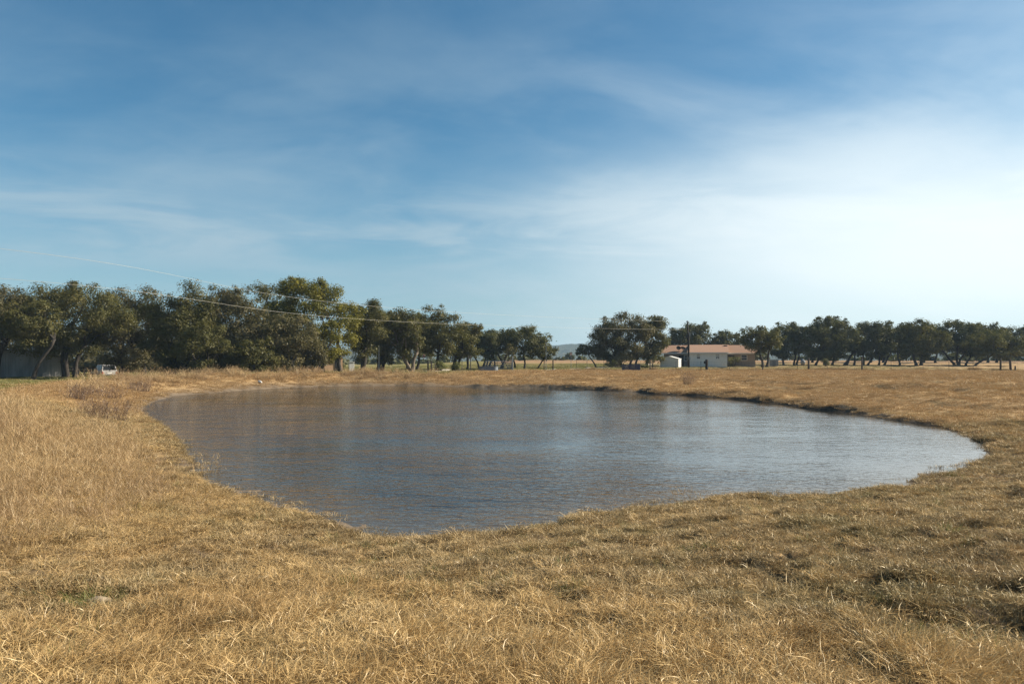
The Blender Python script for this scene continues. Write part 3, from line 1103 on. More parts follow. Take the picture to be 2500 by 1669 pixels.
    # tall tufts along the far dam bank and a few at the fence
    x, y, _ = wedge(26000, 40, 112, 51, 40)
    d = pond_dist(x, y)
    lw = lawn_mask(x, y, d)
    bank = sm(d, 2.0, 3.6) * (1 - sm(d, 6.8 - 3.2 * sm(y, 62, 50), 8.2 - 3.2 * sm(y, 62, 50))) * sm(x, 0, -9) * sm(y, 40, 50)
    cl = sm(fbm(x + 23, y, 3.0, 3), -0.15, 0.35)
    fence = 0 * x
    cutb = (1 - sm(np.abs(d - 0.8), 0.2, 0.9)) * sm(x, 2, 8) * sm(y, 26, 34) * 0.5 * sm(fbm(x + 5, y + 9, 2.2, 3), 0.0, 0.3)
    rightf = sm(y, 105, 108) * sm(x, 52, 60) * 0.55
    pr = np.maximum.reduce([bank * (0.10 + 0.8 * cl), fence, cutb, rightf])
    keep = rs.rand(len(x)) < pr
    fx = rs.uniform(8, 68, 2200)
    fy = 104.15 + rs.normal(0, 0.16, 2200)
    fk = sm(fbm(fx, fx * 0 + 3, 2.4, 3), -0.25, 0.25) > rs.rand(2200)
    x, y = np.concatenate([x[keep], fx[fk]]), np.concatenate([y[keep], fy[fk]])
    n = len(x)
    s = (0.6 + 0.55 * rs.rand(n)) * np.where(x > 2, 0.5, 1.0)
    tint = 0.45 + 0.5 * fbm(x + 90, y, 3.0, 3) + 0.2 * rs.normal(0, 1, n) * 0.7 - 0.5 * ((x > 8) & (np.abs(y - 104.15) < 0.7))
    scatter('bank_grass', 'tall reddish tan bunch grass along the far dam bank', 'grass', T_bank, x, y, ground(x, y), rot_arr(rs, n, x, y, 0.12), np.stack([s, s, s], -1), tint, 8)

    # mown lawn behind the fence and on the dam crest
    x1, y1, _ = wedge(26000, 28, 100, 61, 40)
    x2, y2, _ = wedge(30000, 100, 172, 62, 40)
    x, y = np.concatenate([x1, x2]), np.concatenate([y1, y2])
    d = pond_dist(x, y)
    keep = rs.rand(len(x)) < lawn_mask(x, y, d) * 0.8
    x, y = x[keep], y[keep]
    n = len(x)
    s = 0.8 + 0.5 * rs.rand(n)
    tint = 0.45 + 0.6 * fbm(x, y, 9.0, 4) + 0.2 * rs.normal(0, 1, n) * 0.7
    scatter('lawn_grass', 'short yellow green lawn around the house and along the dam crest', 'grass', T_lawn, x, y, ground(x, y) - 0.01, rot_arr(rs, n, x, y, 0.08), np.stack([s, s, s], -1), tint, 9)

    # scattered fresh green blades
    x, y, _ = wedge(1500, 2, 22, 71)
    d = pond_dist(x, y)
    keep = (d > 0.3) & (fbm(x + 7, y + 70, 1.6, 3) > 0.12)
    gx, gy = px_z(190, 1420, 0.85)[:2]
    ex = gx + rs.normal(0, 0.16, 26)
    ey = gy + rs.normal(0, 0.16, 26)
    x, y = np.concatenate([x[keep], ex]), np.concatenate([y[keep], ey])
    n = len(x)
    s = 0.6 + 0.5 * rs.rand(n)
    scatter('green_grass', 'sparse fresh green blades showing through the dry grass', 'grass', T_green, x, y, ground(x, y), rot_arr(rs, n, x, y, 0.1), np.stack([s, s, s], -1), rs.rand(n), 10)


make_grass()

# ------------------------------------------------------------------ hills and the far tree line
def make_hills():
    m, T = new_mat('wooded_hills')
    ge = T.n('ShaderNodeNewGeometry')
    n = T.noise(ge.outputs['Position'], 0.05, 5, 0.7)
    col = T.mix(T.sstep(n, 0.38, 0.66), (0.035, 0.046, 0.022), (0.10, 0.095, 0.045))
    p = principled(T, col, 0.95, 0, 0.05, bump(T, n, 1.0, 12.0))
    finish(T, p.outputs[0])
    a = np.radians(np.arange(-60, 60.01, 0.10))
    rr = np.linspace(1500, 2500, 14)
    A, Rr = np.meshgrid(a, rr)
    deg = np.degrees(A)
    prof = 19 + 8 * np.exp(-((deg - 4.5) / 4.0) ** 2) + 3 * np.exp(-((deg - 20) / 5.0) ** 2) + 5 * fbm(deg, deg * 0 + 4, 4.0, 4) + 1.5 * fbm(deg, deg * 0 + 9, 0.7, 3)
    t = (Rr - 1500) / 1000
    env = np.sin(np.clip(t, 0, 1) * np.pi) ** 0.8
    x, y = Rr * np.sin(A), Rr * np.cos(A)
    z = -15.0 + (prof * 1.35 + 15.0) * env + 2.8 * fbm(x, y, 60, 3) * env
    nr, na = len(rr), len(a)
    i = np.arange(nr - 1)[:, None] * na
    j = np.arange(na - 1)[None, :]
    f = np.stack([i + j, i + j + 1, i + na + j + 1, i + na + j], -1).reshape(-1, 4)[:, ::-1]
    tag(mesh_np('hills', np.stack([x.ravel(), y.ravel(), z.ravel()], -1), f, m, None, True), kind='structure')


make_hills()


def leaf_cloud(rs, centers, radii, per, size, flat=0.75, upb=0.45):
    """Leaf-sized rhombs spread through clusters. Returns verts, faces, tint, clump."""
    C, Rd, K = [], [], []
    cl = rs.rand(len(centers))
    for c, r, n, q in zip(centers, radii, per, cl):
        C.append(np.repeat(c[None], n, 0))
        Rd.append(np.full(n, r))
        K.append(np.full(n, q))
    C, Rd, K = np.concatenate(C), np.concatenate(Rd), np.concatenate(K)
    n = len(C)
    d = rs.normal(0, 1, (n, 3))
    d /= np.linalg.norm(d, axis=1, keepdims=True)
    rad = Rd * rs.rand(n) ** 0.5 * (1 + 0.22 * np.abs(rs.normal(0, 1, n)) * (rs.rand(n) < 0.35))
    off = d * rad[:, None]
    off[:, 2] *= flat
    off[:, :2] *= 1.12
    P = C + off
    nm = d * 1.1 + np.array([0, 0, upb]) + rs.normal(0, 0.36, (n, 3))
    nm /= np.linalg.norm(nm, axis=1, keepdims=True)
    a = np.cross(nm, rs.normal(0, 1, (n, 3)))
    a /= np.linalg.norm(a, axis=1, keepdims=True) + 1e-9
    b = np.cross(nm, a)
    s = size[0] + (size[1] - size[0]) * rs.rand(n)
    a *= s[:, None]
    b *= (s * (0.42 + 0.25 * rs.rand(n)))[:, None]
    V = np.stack([P - a, P + b * 0.9, P + a, P - b], 1).reshape(-1, 3)
    Fc = np.arange(n * 4).reshape(-1, 4)
    t = np.repeat(rs.rand(n), 4)
    k = np.repeat(np.clip(K + rs.normal(0, 0.1, n), 0, 1), 4)
    return V, Fc, t, k


def far_treeline():
    rs = np.random.RandomState(8)
    C, Rd, N = [], [], []
    for q in range(760):
        a = math.radians(rs.uniform(-40, 40))
        if q < 260:                       # scrub along the brow of the field
            r, h = rs.uniform(232, 330), rs.uniform(0.6, 1.9)
        else:                             # woods at the foot of the hills
            r, h = rs.uniform(1150, 1500), rs.uniform(5.0, 10.0)
        x, y = r * math.sin(a), r * math.cos(a)
        zb = gz(x, y, False) if q < 260 else rs.uniform(-13.0, 2.0)
        for k in range(3):
            C.append((x + rs.normal(0, 0.9 * h), y + rs.normal(0, h), zb + h * rs.uniform(0.2, 1.0)))
            Rd.append(h * rs.uniform(0.5, 0.9))
            N.append(26)
    V, Fc, t, k = leaf_cloud(rs, np.array(C), Rd, N, (0.4, 1.1))
    o = mesh_np('treeline', V, Fc, M['leaf_dark'], None, False, {'tint': t, 'clump': k})
    tag(o, 'low dark line of distant trees at the foot of the hills', 'tree line', None, 'stuff')


far_treeline()


def understory():
    rs = np.random.RandomState(18)
    C, Rd, N = [], [], []
    for _ in range(330):
        u = rs.uniform(100, 830)
        Y = rs.uniform(112, 135)
        p = px(u, 880, Y)
        h = rs.uniform(0.8, 2.8)
        C.append((p[0], Y, 0.3 + h * rs.uniform(0.2, 0.9)))
        Rd.append(rs.uniform(0.5, 1.2))
        N.append(90)
    V, Fc, t, k = leaf_cloud(rs, np.array(C), Rd, N, (0.15, 0.34))
    o = mesh_np('undergrowth', V, Fc, M['leaf_grey'], None, False, {'tint': t, 'clump': k})
    tag(o, 'tangled brown undergrowth deep in the wood behind the dam', 'undergrowth', None, 'stuff')


understory()

# ------------------------------------------------------------------ oak trees
def tree(label, l, r, top, bot, trunks, Y, leaf='leaf_olive', seed=1, dens=1.0, name='live_oak', group=None, zb=None, depth=0.75, cat='tree', rc_k=1.0, bark='bark', lsize=1.0, flat=0.76, trunk_r=None, sparse=1.0):
    rs = np.random.RandomState(seed)
    s = Y / F
    l, r, bot = l - 0.10 * (r - l), r + 0.10 * (r - l), bot + 0.13 * (bot - top)
    Wd, H = (r - l) * s, (bot - top) * s
    cx = ((l + r) / 2 - 1250) * s
    zt, zbm = CZ + (HV - top) * s, CZ + (HV - bot) * s
    xb = (np.mean([t[0] for t in trunks]) - 1250) * s
    z0 = gz(xb, Y, False) if zb is None else zb
    base = np.array([xb, Y, z0 - 0.05])
    root = empty(name, tuple(base), 0, label, cat, group)
    D = max(min(Wd * depth, 9.0), 2.2)
    ls = max(1.0, Y / 95.0)
    rc0 = np.clip(0.105 * (Wd + H) / 1.6, 0.32, 1.10) * rc_k
    ncl = int(np.clip(dens * 2.6 * Wd * H / (rc0 ** 2 * 2.6), 16, 150))
    C = []
    while len(C) < ncl:
        d = rs.normal(0, 1, 3)
        d /= np.linalg.norm(d)
        q = 0.30 + 0.70 * rs.rand() ** 0.5
        # dome: full shoulders, flat underside
        e = (abs(d[0]) ** 2.4 + abs(d[1]) ** 2.4 + abs(d[2]) ** 2.4) ** (-1 / 2.4)
        p = d * e * q
        w = 1.0 + 0.07 * math.sin(3.1 * math.atan2(d[1], d[0]) + seed) + 0.05 * rs.normal()
        x = p[0] * (Wd / 2 - rc0 * 0.75) * w
        y = p[1] * (D / 2 - rc0 * 0.5)
        z = p[2] * (H / 2 - rc0 * 0.5) * (1 + 0.05 * rs.normal())
        if p[2] < -0.25 and rs.rand() < 0.12:
            continue
        C.append((cx + x, Y + y, (zt + zbm) / 2 + z))
    C = np.array(C)
    C[:, 2] = np.minimum(C[:, 2], zt - rc0 * 0.35)
    rad = rc0 * (0.72 + 0.5 * rs.rand(ncl))
    # small outlying sprays break the outline
    nout = int(ncl * 0.5)
    pick = rs.randint(0, ncl, nout)
    dirv = C[pick] - np.array([cx, Y, zbm + 0.25 * H])
    dirv /= np.linalg.norm(dirv, axis=1, keepdims=True) + 1e-6
    Co = C[pick] + dirv * (rad[pick] * (0.45 + 0.40 * rs.rand(nout)))[:, None] + rs.normal(0, 0.2, (nout, 3))
    Co[:, 2] = np.clip(Co[:, 2], zbm, zt)
    ro = rc0 * (0.25 + 0.35 * rs.rand(nout))
    Co[:, 2] = np.minimum(Co[:, 2], zt - 0.75 * ro)
    AC, AR = np.vstack([C, Co]), np.concatenate([rad, ro])
    per = np.maximum(12, (350 / ls ** 1.4 * sparse * (AR / 1.0) ** 1.85 * (0.75 + 0.5 * rs.rand(len(AR)))).astype(int))
    V, Fc, t, k = leaf_cloud(rs, AC, AR, per, (0.065 * lsize * ls, 0.140 * lsize * ls), flat)
    mesh_np('crown', V - base, Fc, M[leaf], root, False, {'tint': t, 'clump': k})
    # trunk and limbs
    tb = MB()
    forks = []
    for tk in trunks:
        ub, uf = tk[0], tk[1]
        x0 = (ub - 1250) * s
        x1 = (uf - 1250) * s
        y0 = Y + rs.uniform(-0.4, 0.4)
        zf = zbm + H * rs.uniform(0.10, 0.24)
        rt = trunk_r or float(np.clip(0.030 * (zt - z0) * (1.0 if len(trunks) < 3 else 0.75), 0.08, 0.36))
        zz0 = z0 - 0.15
        n_ = 6
        P_ = []
        amp = 0.05 * (zf - zz0)
        for i in range(n_ + 1):
            q = i / n_
            P_.append((x0 + (x1 - x0) * q ** 1.25 + (amp * math.sin(q * 5 + seed) if 0 < i < n_ else 0), y0 + amp * 0.6 * math.sin(q * 4 + seed * 2), zz0 + (zf - zz0) * q))
        rd = [rt * (1.45 if i == 0 else 1.12 if i == 1 else 1.0 - 0.25 * i / n_) for i in range(n_ + 1)]
        tb.tube([np.array(p) - base for p in P_], rd, 8)
        forks.append((np.array(P_[-1]), rt * 0.75, np.array(P_[-2])))
    fp = np.array([f[0] for f in forks])
    own = np.argmin(np.linalg.norm(C[:, None, :] - fp[None], axis=2) + rs.rand(ncl, len(forks)) * 0.8, axis=1)
    for fi, (f0, fr, fprev) in enumerate(forks):
        idx = np.where(own == fi)[0]
        if len(idx) == 0:
            continue
        ends = [idx[int(np.argmax(np.linalg.norm(C[idx] - f0, axis=1)))]]
        while len(ends) < min(len(idx), 6 if len(forks) < 3 else 4):
            dm = np.min(np.linalg.norm(C[idx][:, None] - C[ends][None], axis=2), axis=1)
            ends.append(idx[int(np.argmax(dm))])
        nodes = []
        for e in ends:
            a, b = f0, C[e]
            v = b - a
            Ln = np.linalg.norm(v)
            mid = a + v * 0.45 + np.array([0, 0, 0.12 * Ln]) + rs.normal(0, 0.07 * Ln, 3)
            pts, rr = [], []
            for i in range(8):
                q = i / 7
                p = a * (1 - q) ** 2 + 2 * mid * q * (1 - q) + b * q * q
                if 0 < i < 7:
                    p = p + rs.normal(0, 0.022 * Ln, 3)
                pts.append(p - base)
                rr.append(max(fr * 0.72 * (1 - q) ** 0.8, 0.022))
                nodes.append((p, rr[-1]))
            tb.tube(pts, rr, 6, cap=False)
        NP = np.array([q[0] for q in nodes])
        for e in idx:
            if e in ends:
                continue
            dd = np.linalg.norm(NP - C[e], axis=1) + 0.6 * np.maximum(0, NP[:, 2] - C[e][2])
            j = int(np.argmin(dd))
            a, b = NP[j], C[e]
            m_ = (a + b) / 2 + rs.normal(0, 0.12 * np.linalg.norm(b - a), 3)
            r0 = min(nodes[j][1] * 0.6, 0.07)
            tb.tube([a - base, m_ - base, b - base], [r0, r0 * 0.7, 0.018], 4, cap=False)
            for _ in range(2):
                dv = rs.normal(0, 1, 3)
                dv[2] = abs(dv[2])
                tb.tube([b - base, b - base + dv / np.linalg.norm(dv) * rad[e] * 0.8], [0.018, 0.008], 3, cap=False)
    tb.build('trunk', M[bark], root, True)
    return root


OAKS_DAM = 'live oaks growing behind the dam'
OAKS_LAWN = 'live oaks on the lawn by the gate'
OAKS_HOUSE = 'live oaks around the house'
OAKS_FAR = 'live oaks in the grove beyond the wire fence'


def all_trees():
    # the wood behind the dam
    tree('oak at the edge of the picture with a bare crooked limb above the barn roof', -130, 55, 684, 838, [(-25, 15)], 84, 'leaf_grey', 101, 1.0, group=OAKS_DAM, zb=0.3)
    tree('wide spreading oak with a thick forked trunk between the barn and the white car', 12, 300, 684, 850, [(165, 176), (178, 205), (158, 165)], 86, 'leaf_olive', 102, 1.15, group=OAKS_DAM, zb=0.3)
    tree('slim leaning oak whose curved bare trunk crosses the pale barn wall', 18, 128, 722, 838, [(80, 130)], 80, 'leaf_olive', 103, 0.9, group=OAKS_DAM, zb=0.4, trunk_r=0.2)
    tree('grey brown mossy oak drooping over the white car', 245, 405, 694, 888, [(290, 300), (357, 345)], 92, 'leaf_grey', 104, 1.1, group=OAKS_DAM, zb=0.3)
    tree('tall dark oak just beyond the white car with two straight trunks', 370, 535, 674, 895, [(410, 430), (448, 455)], 84, 'leaf_olive', 105, 1.15, group=OAKS_DAM, zb=0.4)
    tree('low bushy oak beside the tall dark oak with foliage hanging to the grass', 430, 560, 775, 910, [(470, 480), (520, 515)], 79, 'leaf_olive', 106, 1.0, group=OAKS_DAM, zb=0.5)
    tree('broad rounded oak in the middle of the dam wood with fine upper twigs', 490, 655, 690, 890, [(560, 570), (600, 590)], 86, 'leaf_grey', 107, 1.1, group=OAKS_DAM, zb=0.5)
    tree('thin topped oak showing sky between its upper branches beside the yellow green oak', 585, 690, 684, 800, [(630, 640)], 96, 'leaf_olive', 108, 0.7, group=OAKS_DAM, zb=0.5, sparse=0.8)
    tree('tall yellow green oak standing highest in the dam wood', 655, 862, 675, 874, [(745, 750), (790, 795), (835, 828)], 92, 'leaf_yellow', 109, 1.05, group=OAKS_DAM, zb=0.7)
    tree('mossy grey oak in front of the yellow green oak with a dark hollow beneath', 598, 775, 758, 892, [(665, 660), (720, 715)], 84, 'leaf_grey', 110, 1.0, group=OAKS_DAM, zb=0.6)
    tree('low green bushy oak at the foot of the dam near the tan house', 560, 680, 820, 912, [(610, 615)], 80, 'leaf_olive', 111, 1.0, group=OAKS_DAM, zb=0.6)
    tree('small twiggy oak in front of the tan house', 735, 800, 825, 900, [(760, 765), (775, 780)], 88, 'leaf_grey', 112, 0.9, group=OAKS_DAM, zb=0.8)
    for i, (a, b, tp, Yd) in enumerate(((255, 400, 780, 112), (470, 610, 780, 110), (110, 265, 780, 118), (370, 500, 790, 116), (590, 740, 790, 116), (-60, 130, 770, 122), (690, 800, 790, 124))):
        tree(('shaded oak deep behind the white car', 'shaded oak deep in the middle of the dam wood', 'shaded oak deep behind the rail fence', 'shaded oak deep behind the two straight trunks',
              'shaded oak deep behind the dark hollow', 'shaded oak rising behind the barn roof', 'shaded oak deep behind the tall yellow green oak')[i], a, b, tp, 918,
             [(a + 40, a + 45), (b - 45, b - 40)], Yd, 'leaf_grey', 120 + i, 0.9, group=OAKS_DAM, zb=0.3)
    # the row on the lawn towards the gate
    tree('oak with a grey trunk standing next to the yellow green oak', 850, 945, 726, 862, [(885, 890)], 98, 'leaf_olive', 131, 1.0, group=OAKS_LAWN)
    tree('oak on the lawn with a slanting trunk pair in front of the row', 905, 985, 745, 872, [(917, 935), (930, 940)], 104, 'leaf_olive', 132, 1.0, group=OAKS_LAWN)
    tree('oak with a sunlit v shaped trunk by the gravel track', 935, 1032, 738, 868, [(1001, 985), (1004, 1020)], 102, 'leaf_olive', 133, 1.0, group=OAKS_LAWN, bark='bark_pale')  # paler bark copy puts the sun on this trunk into its colour
    tree('tall oak with one straight dark trunk behind the two gate posts', 1012, 1120, 742, 862, [(1072, 1070)], 106, 'leaf_olive', 134, 1.05, group=OAKS_LAWN)
    tree('rounded oak beside the tall straight trunked oak', 1100, 1178, 780, 868, [(1108, 1112), (1119, 1125)], 110, 'leaf_olive', 135, 1.0, group=OAKS_LAWN)
    tree('small low oak filling the gap before the last oaks of the row', 1160, 1222, 804, 872, [(1180, 1185), (1195, 1200)], 122, 'leaf_dark', 136, 1.0, group=OAKS_LAWN)
    tree('dark oak with many crooked trunks behind the pipe gate', 1170, 1262, 800, 865, [(1172, 1150), (1188, 1190), (1210, 1200), (1222, 1240)], 126, 'leaf_dark', 137, 0.9, group=OAKS_LAWN)
    tree('wide oak with arching trunks at the open end of the row', 1205, 1332, 794, 866, [(1228, 1215), (1257, 1250), (1280, 1278)], 124, 'leaf_dark', 138, 1.1, group=OAKS_LAWN)
    tree('low end oak leaning out over the gate from the row', 1285, 1360, 838, 874, [(1311, 1335)], 122, 'leaf_olive', 139, 0.9, group=OAKS_LAWN, trunk_r=0.12)
    tree('bare reddish sapling beside the pipe gate', 1226, 1262, 838, 878, [(1246, 1246), (1240, 1232)], 112, 'leaf_grey', 140, 0.5, group=OAKS_LAWN, name='sapling', trunk_r=0.05, sparse=0.4)
    for lab, a, b, tp, Yd in (('hazier oak filling the back of the row behind the slanting trunk pair', 850, 965, 752, 122), ('hazier oak behind the sunlit v shaped trunk', 960, 1060, 770, 124),
                              ('hazier oak behind the rounded oak of the row', 1075, 1180, 798, 128)):
        tree(lab, a, b, tp, 872, [(a + 35, a + 40), (b - 40, b - 36)], Yd, 'leaf_olive', int(a), 1.0, group=OAKS_LAWN)
    # around the house
    tree('small leaning oak with a thin bent trunk standing alone on the lawn', 1404, 1460, 840, 866, [(1454, 1436)], 130, 'leaf_grey', 151, 0.8, group=OAKS_HOUSE, trunk_r=0.12, sparse=0.8)
    tree('large rounded oak tallest on the house lawn', 1440, 1585, 760, 882, [(1487, 1500), (1514, 1520), (1536, 1545), (1551, 1556)], 132, 'leaf_grey', 152, 1.15, group=OAKS_HOUSE)
    tree('oak crowding the large rounded oak on the side next to the small shed', 1560, 1636, 768, 874, [(1577, 1585)], 134, 'leaf_olive', 153, 1.1, group=OAKS_HOUSE)
    tree('thin twiggy tree beside the small metal shed', 1572, 1614, 845, 880, [(1594, 1594)], 136, 'leaf_grey', 154, 0.5, group=OAKS_HOUSE, bark='bark_pale', trunk_r=0.1, sparse=0.35)
    tree('dark oak rising behind the house roof at the utility pole', 1634, 1735, 784, 862, [(1668, 1668), (1690, 1705)], 172, 'leaf_dark', 155, 1.0, group=OAKS_HOUSE)
    tree('lower oak behind the house roof beside the roof vent', 1725, 1806, 802, 865, [(1765, 1765)], 170, 'leaf_dark', 156, 1.0, group=OAKS_HOUSE)
    tree('oak overhanging the end of the house roof', 1806, 1908, 792, 855, [(1860, 1852), (1872, 1880)], 138, 'leaf_olive', 157, 1.05, group=OAKS_HOUSE)
    # the far grove
    tree('dark oak next to the house oak with two close trunks', 1878, 1966, 784, 872, [(1915, 1905), (1939, 1940), (1946, 1950)], 158, 'leaf_dark', 161, 1.05, group=OAKS_FAR)
    tree('domed oak tallest of the grove with three arching trunks', 1950, 2085, 770, 866, [(1990, 2000), (2014, 2010), (2031, 2036)], 156, 'leaf_dark', 162, 1.15, group=OAKS_FAR)
    tree('flat topped oak with a fan of thin trunks in the middle of the grove', 2072, 2180, 782, 866, [(2058, 2090), (2066, 2080), (2082, 2086), (2108, 2110), (2117, 2135)], 158, 'leaf_dark', 163, 1.1, group=OAKS_FAR)
    tree('oak with crossing crooked limbs between the fan trunked oak and the twin trunk oak', 2150, 2235, 786, 868, [(2146, 2150), (2160, 2175), (2195, 2190)], 160, 'leaf_dark', 164, 1.0, group=OAKS_FAR)
    tree('twin trunk oak with an olive skirt of leaves near the short fence gap', 2195, 2306, 778, 868, [(2236, 2230), (2246, 2255)], 152, 'leaf_olive', 165, 1.1, group=OAKS_FAR)
    tree('broad oak with a fan of black limbs from one low fork', 2285, 2435, 776, 868, [(2330, 2300), (2338, 2336), (2342, 2355)], 158, 'leaf_dark', 166, 1.1, group=OAKS_FAR)
    tree('oak with a long low limb stretched sideways over the dry weeds', 2355, 2498, 805, 874, [(2360, 2372), (2378, 2420)], 150, 'leaf_olive', 167, 1.0, group=OAKS_FAR)
    for lab, a, b, tp in (('small oak far behind the domed oak of the grove', 1945, 2050, 796), ('small oak far behind the fan of thin trunks', 2085, 2190, 792),
                          ('small oak far behind the twin trunk oak', 2215, 2320, 794), ('small oak far behind the fan of black limbs', 2370, 2470, 798)):
        tree(lab, a, b, tp, 866, [(a + 40, a + 44), (b - 36, b - 34)], 186, 'leaf_dark', int(a), 1.0, group=OAKS_FAR)
    tree('hazy oak at the edge of the picture behind the grove', 2450, 2620, 788, 876, [(2520, 2530)], 190, 'leaf_dark', 168, 0.9, group=OAKS_FAR)


all_trees()


def bush(label, u, v, w, h, Y, seed, leaf='leaf_bush', name='bush'):
    rs = np.random.RandomState(seed)
    p = px(u, v, Y)
    z0 = gz(p[0], Y, False)
    root = empty(name, (p[0], Y, z0), 0, label, 'bush')
    n = 16
    C = np.stack([rs.uniform(-w / 2, w / 2, n) * 0.8, rs.uniform(-w / 3, w / 3, n), rs.uniform(0.15, 0.9, n) * h], -1)
    C[:, 0] *= 1.1 - 0.5 * C[:, 2] / h
    rad = rs.uniform(0.2, 0.36, n) * min(w, h)
    V, Fc, t, k = leaf_cloud(rs, C, rad, [70] * n, (0.05, 0.12))
    mesh_np('foliage', V, Fc, M[leaf], root, False, {'tint': t, 'clump': k})
    mb = MB()
    for c in C:
        mb.tube([(c[0] * 0.2, c[1] * 0.2, -0.05), (c[0] * 0.6, c[1] * 0.6, c[2] * 0.6), c], [0.03, 0.02, 0.008], 4)
    mb.build('stem', M['bark'], root)
    return root


bush('dark green bush behind the pair of dark gate posts', 1076, 900, 1.7, 1.3, 104, 1)
bush('loose green shrub between the posts and the water trough', 1116, 902, 1.8, 1.2, 104, 2)
bush('round bush under the large oak on the house lawn', 1493, 893, 2.6, 1.3, 128, 3)
bush('dark clipped bush beside the blue panels', 1572, 896, 1.6, 0.7, 126, 4)
bush('leafy hedge against the tan wall of the house', 1790, 878, 3.0, 1.8, 143.5, 5)
bush('dark cactus like bush under the domed oak', 2016, 890, 1.9, 1.4, 146, 6, 'leaf_dark')


def dry_weed(label, u, v, w, h, Y, seed, mat='g_purple', n=420, wid=0.010):
    o = make_tuft('dry_weed', M[mat], seed, n, w * 0.42, (h * 0.45, h), wid, 0.34, 0.35, 4, 0.1, 5, 0.45)
    p = px(u, v, Y)
    o.location = (p[0], Y, gz(p[0], Y))
    link(o)
    return tag(o, label, 'weed', 'dead weed clumps on the dam slope')


dry_weed('big purple brown feathery weed clump on the slope near the tip of the pond', 262, 1036, 1.6, 1.0, 29, 201, n=300)
dry_weed('rounded brown weed clump merging into the big feathery one', 222, 1040, 1.0, 0.85, 28.5, 205, n=160)
dry_weed('dark compact weed clump at the edge of the green crest', 188, 978, 1.0, 0.95, 40, 202, n=220, wid=0.014)
dry_weed('low brown weed clump behind the dark compact one', 255, 968, 2.4, 0.8, 44, 203, n=260, wid=0.014)
dry_weed('dark scrubby weed clump on the bank below the white car', 340, 946, 1.6, 0.8, 54, 204, n=220, wid=0.016)
dry_weed('thin dead weed standing on the cut edge of the far bank', 1679, 950, 0.9, 1.25, 64, 206, n=120, wid=0.014)
dry_weed('short yellow reed clump standing at the near water edge', 1672, 1217, 0.6, 0.42, 15.6, 207, 'g_straw', 60, 0.006)
dry_weed('pale reed clump leaning into the water from the west bank', 502, 1160, 0.7, 0.6, 18.6, 208, 'g_straw', 60, 0.006)


def rock(label, name, u, v, Y, size, mat, seed, squash=0.5):
    rs = np.random.RandomState(seed)
    import bmesh
    bm = bmesh.new()
    bmesh.ops.create_icosphere(bm, subdivisions=3, radius=1.0)
    for vv in bm.verts:
        c = vv.co
        k = 1 + 0.35 * float(fbm(np.array([c.x * 2 + seed]), np.array([c.y * 2 + c.z * 1.7]), 1.0, 3)[0])
        vv.co = Vector((c.x * size[0], c.y * size[1], c.z * size[2])) * k
    me = bpy.data.meshes.new(name)
    bm.to_mesh(me)
    bm.free()
    me.materials.append(M[mat])
    me.polygons.foreach_set('use_smooth', np.ones(len(me.polygons), bool))
    o = bpy.data.objects.new(name, me)
    p = px(u, v, Y)
    o.location = (p[0], Y, gz(p[0], Y) + size[2] * 0.45)
    o.rotation_euler = (0.1, 0.05, rs.rand() * 6)
    link(o)
    return o


yy = px_z(238, 1388, 0.95)[1]
tag(rock(None, 'limestone_rock', 238, 1388, yy, (0.12, 0.08, 0.045), 'limestone', 3), 'pale limestone rock half buried in the dry grass', 'rock')


def litter():
    p = px_z(635, 940, 0.25)
    root = empty('plastic_bottle', (p[0], p[1], gz(p[0], p[1]) + 0.10), R(-50), 'white plastic bottle lying on the far mud bank', 'litter')
    mb = MB()
    mb.tube([(-0.32, 0, 0.06), (-0.28, 0, 0.05), (0.10, 0, 0), (0.2, 0, -0.01), (0.26, 0, -0.02)], [0.05, 0.10, 0.10, 0.08, 0.04], 12)
    mb.build('bottle_body', M['white_plastic'], root, True)
    mb = MB()
    mb.tube([(0.26, 0, -0.02), (0.33, 0, -0.03)], [0.06, 0.06], 10)
    mb.build('bottle_cap', M['white_plastic'], root, True)


litter()

# ------------------------------------------------------------------ house
def window(parent, x, y, z0, z1, w, cross=True):
    f = MB()
    t = 0.07
    f.box(x - w / 2 - t, x - w / 2, y - 0.05, y + 0.04, z0 - t, z1 + t)
    f.box(x + w / 2, x + w / 2 + t, y - 0.05, y + 0.04, z0 - t, z1 + t)
    f.box(x - w / 2, x + w / 2, y - 0.05, y + 0.04, z0 - t, z0)
    f.box(x - w / 2, x + w / 2, y - 0.05, y + 0.04, z1, z1 + t)
    win = f.build('window', M['trim'], parent)
    zm = (z0 + z1) / 2
    MB().box(x - w / 2, x + w / 2, y - 0.03, y + 0.03, zm - 0.03, zm + 0.03).build('window_rail', M['trim'], win)
    MB().box(x - w / 2, x + w / 2, y - 0.005, y + 0.015, zm + 0.03, z1).build('pane', M['glass'], win)
    MB().box(x - w / 2, x + w / 2, y - 0.015, y + 0.005, z0, zm - 0.03).build('pane', M['glass'], win)
    return win


def lap_wall(mb, x0, x1, y, z0, z1, rows, top=None):
    """Lapped boards on a front wall, each tilted a little proud of the one above."""
    h = (z1 - z0) / rows
    for i in range(rows):
        a, b = z0 + i * h, z0 + (i + 1) * h
        mb.add([(x0, y - 0.030, a), (x1, y - 0.030, a), (x1, y - 0.004, b), (x0, y - 0.004, b)], [(0, 1, 2, 3)])
        mb.add([(x0, y - 0.030, a), (x0, y, a), (x1, y, a), (x1, y - 0.030, a)], [(0, 1, 2, 3)])


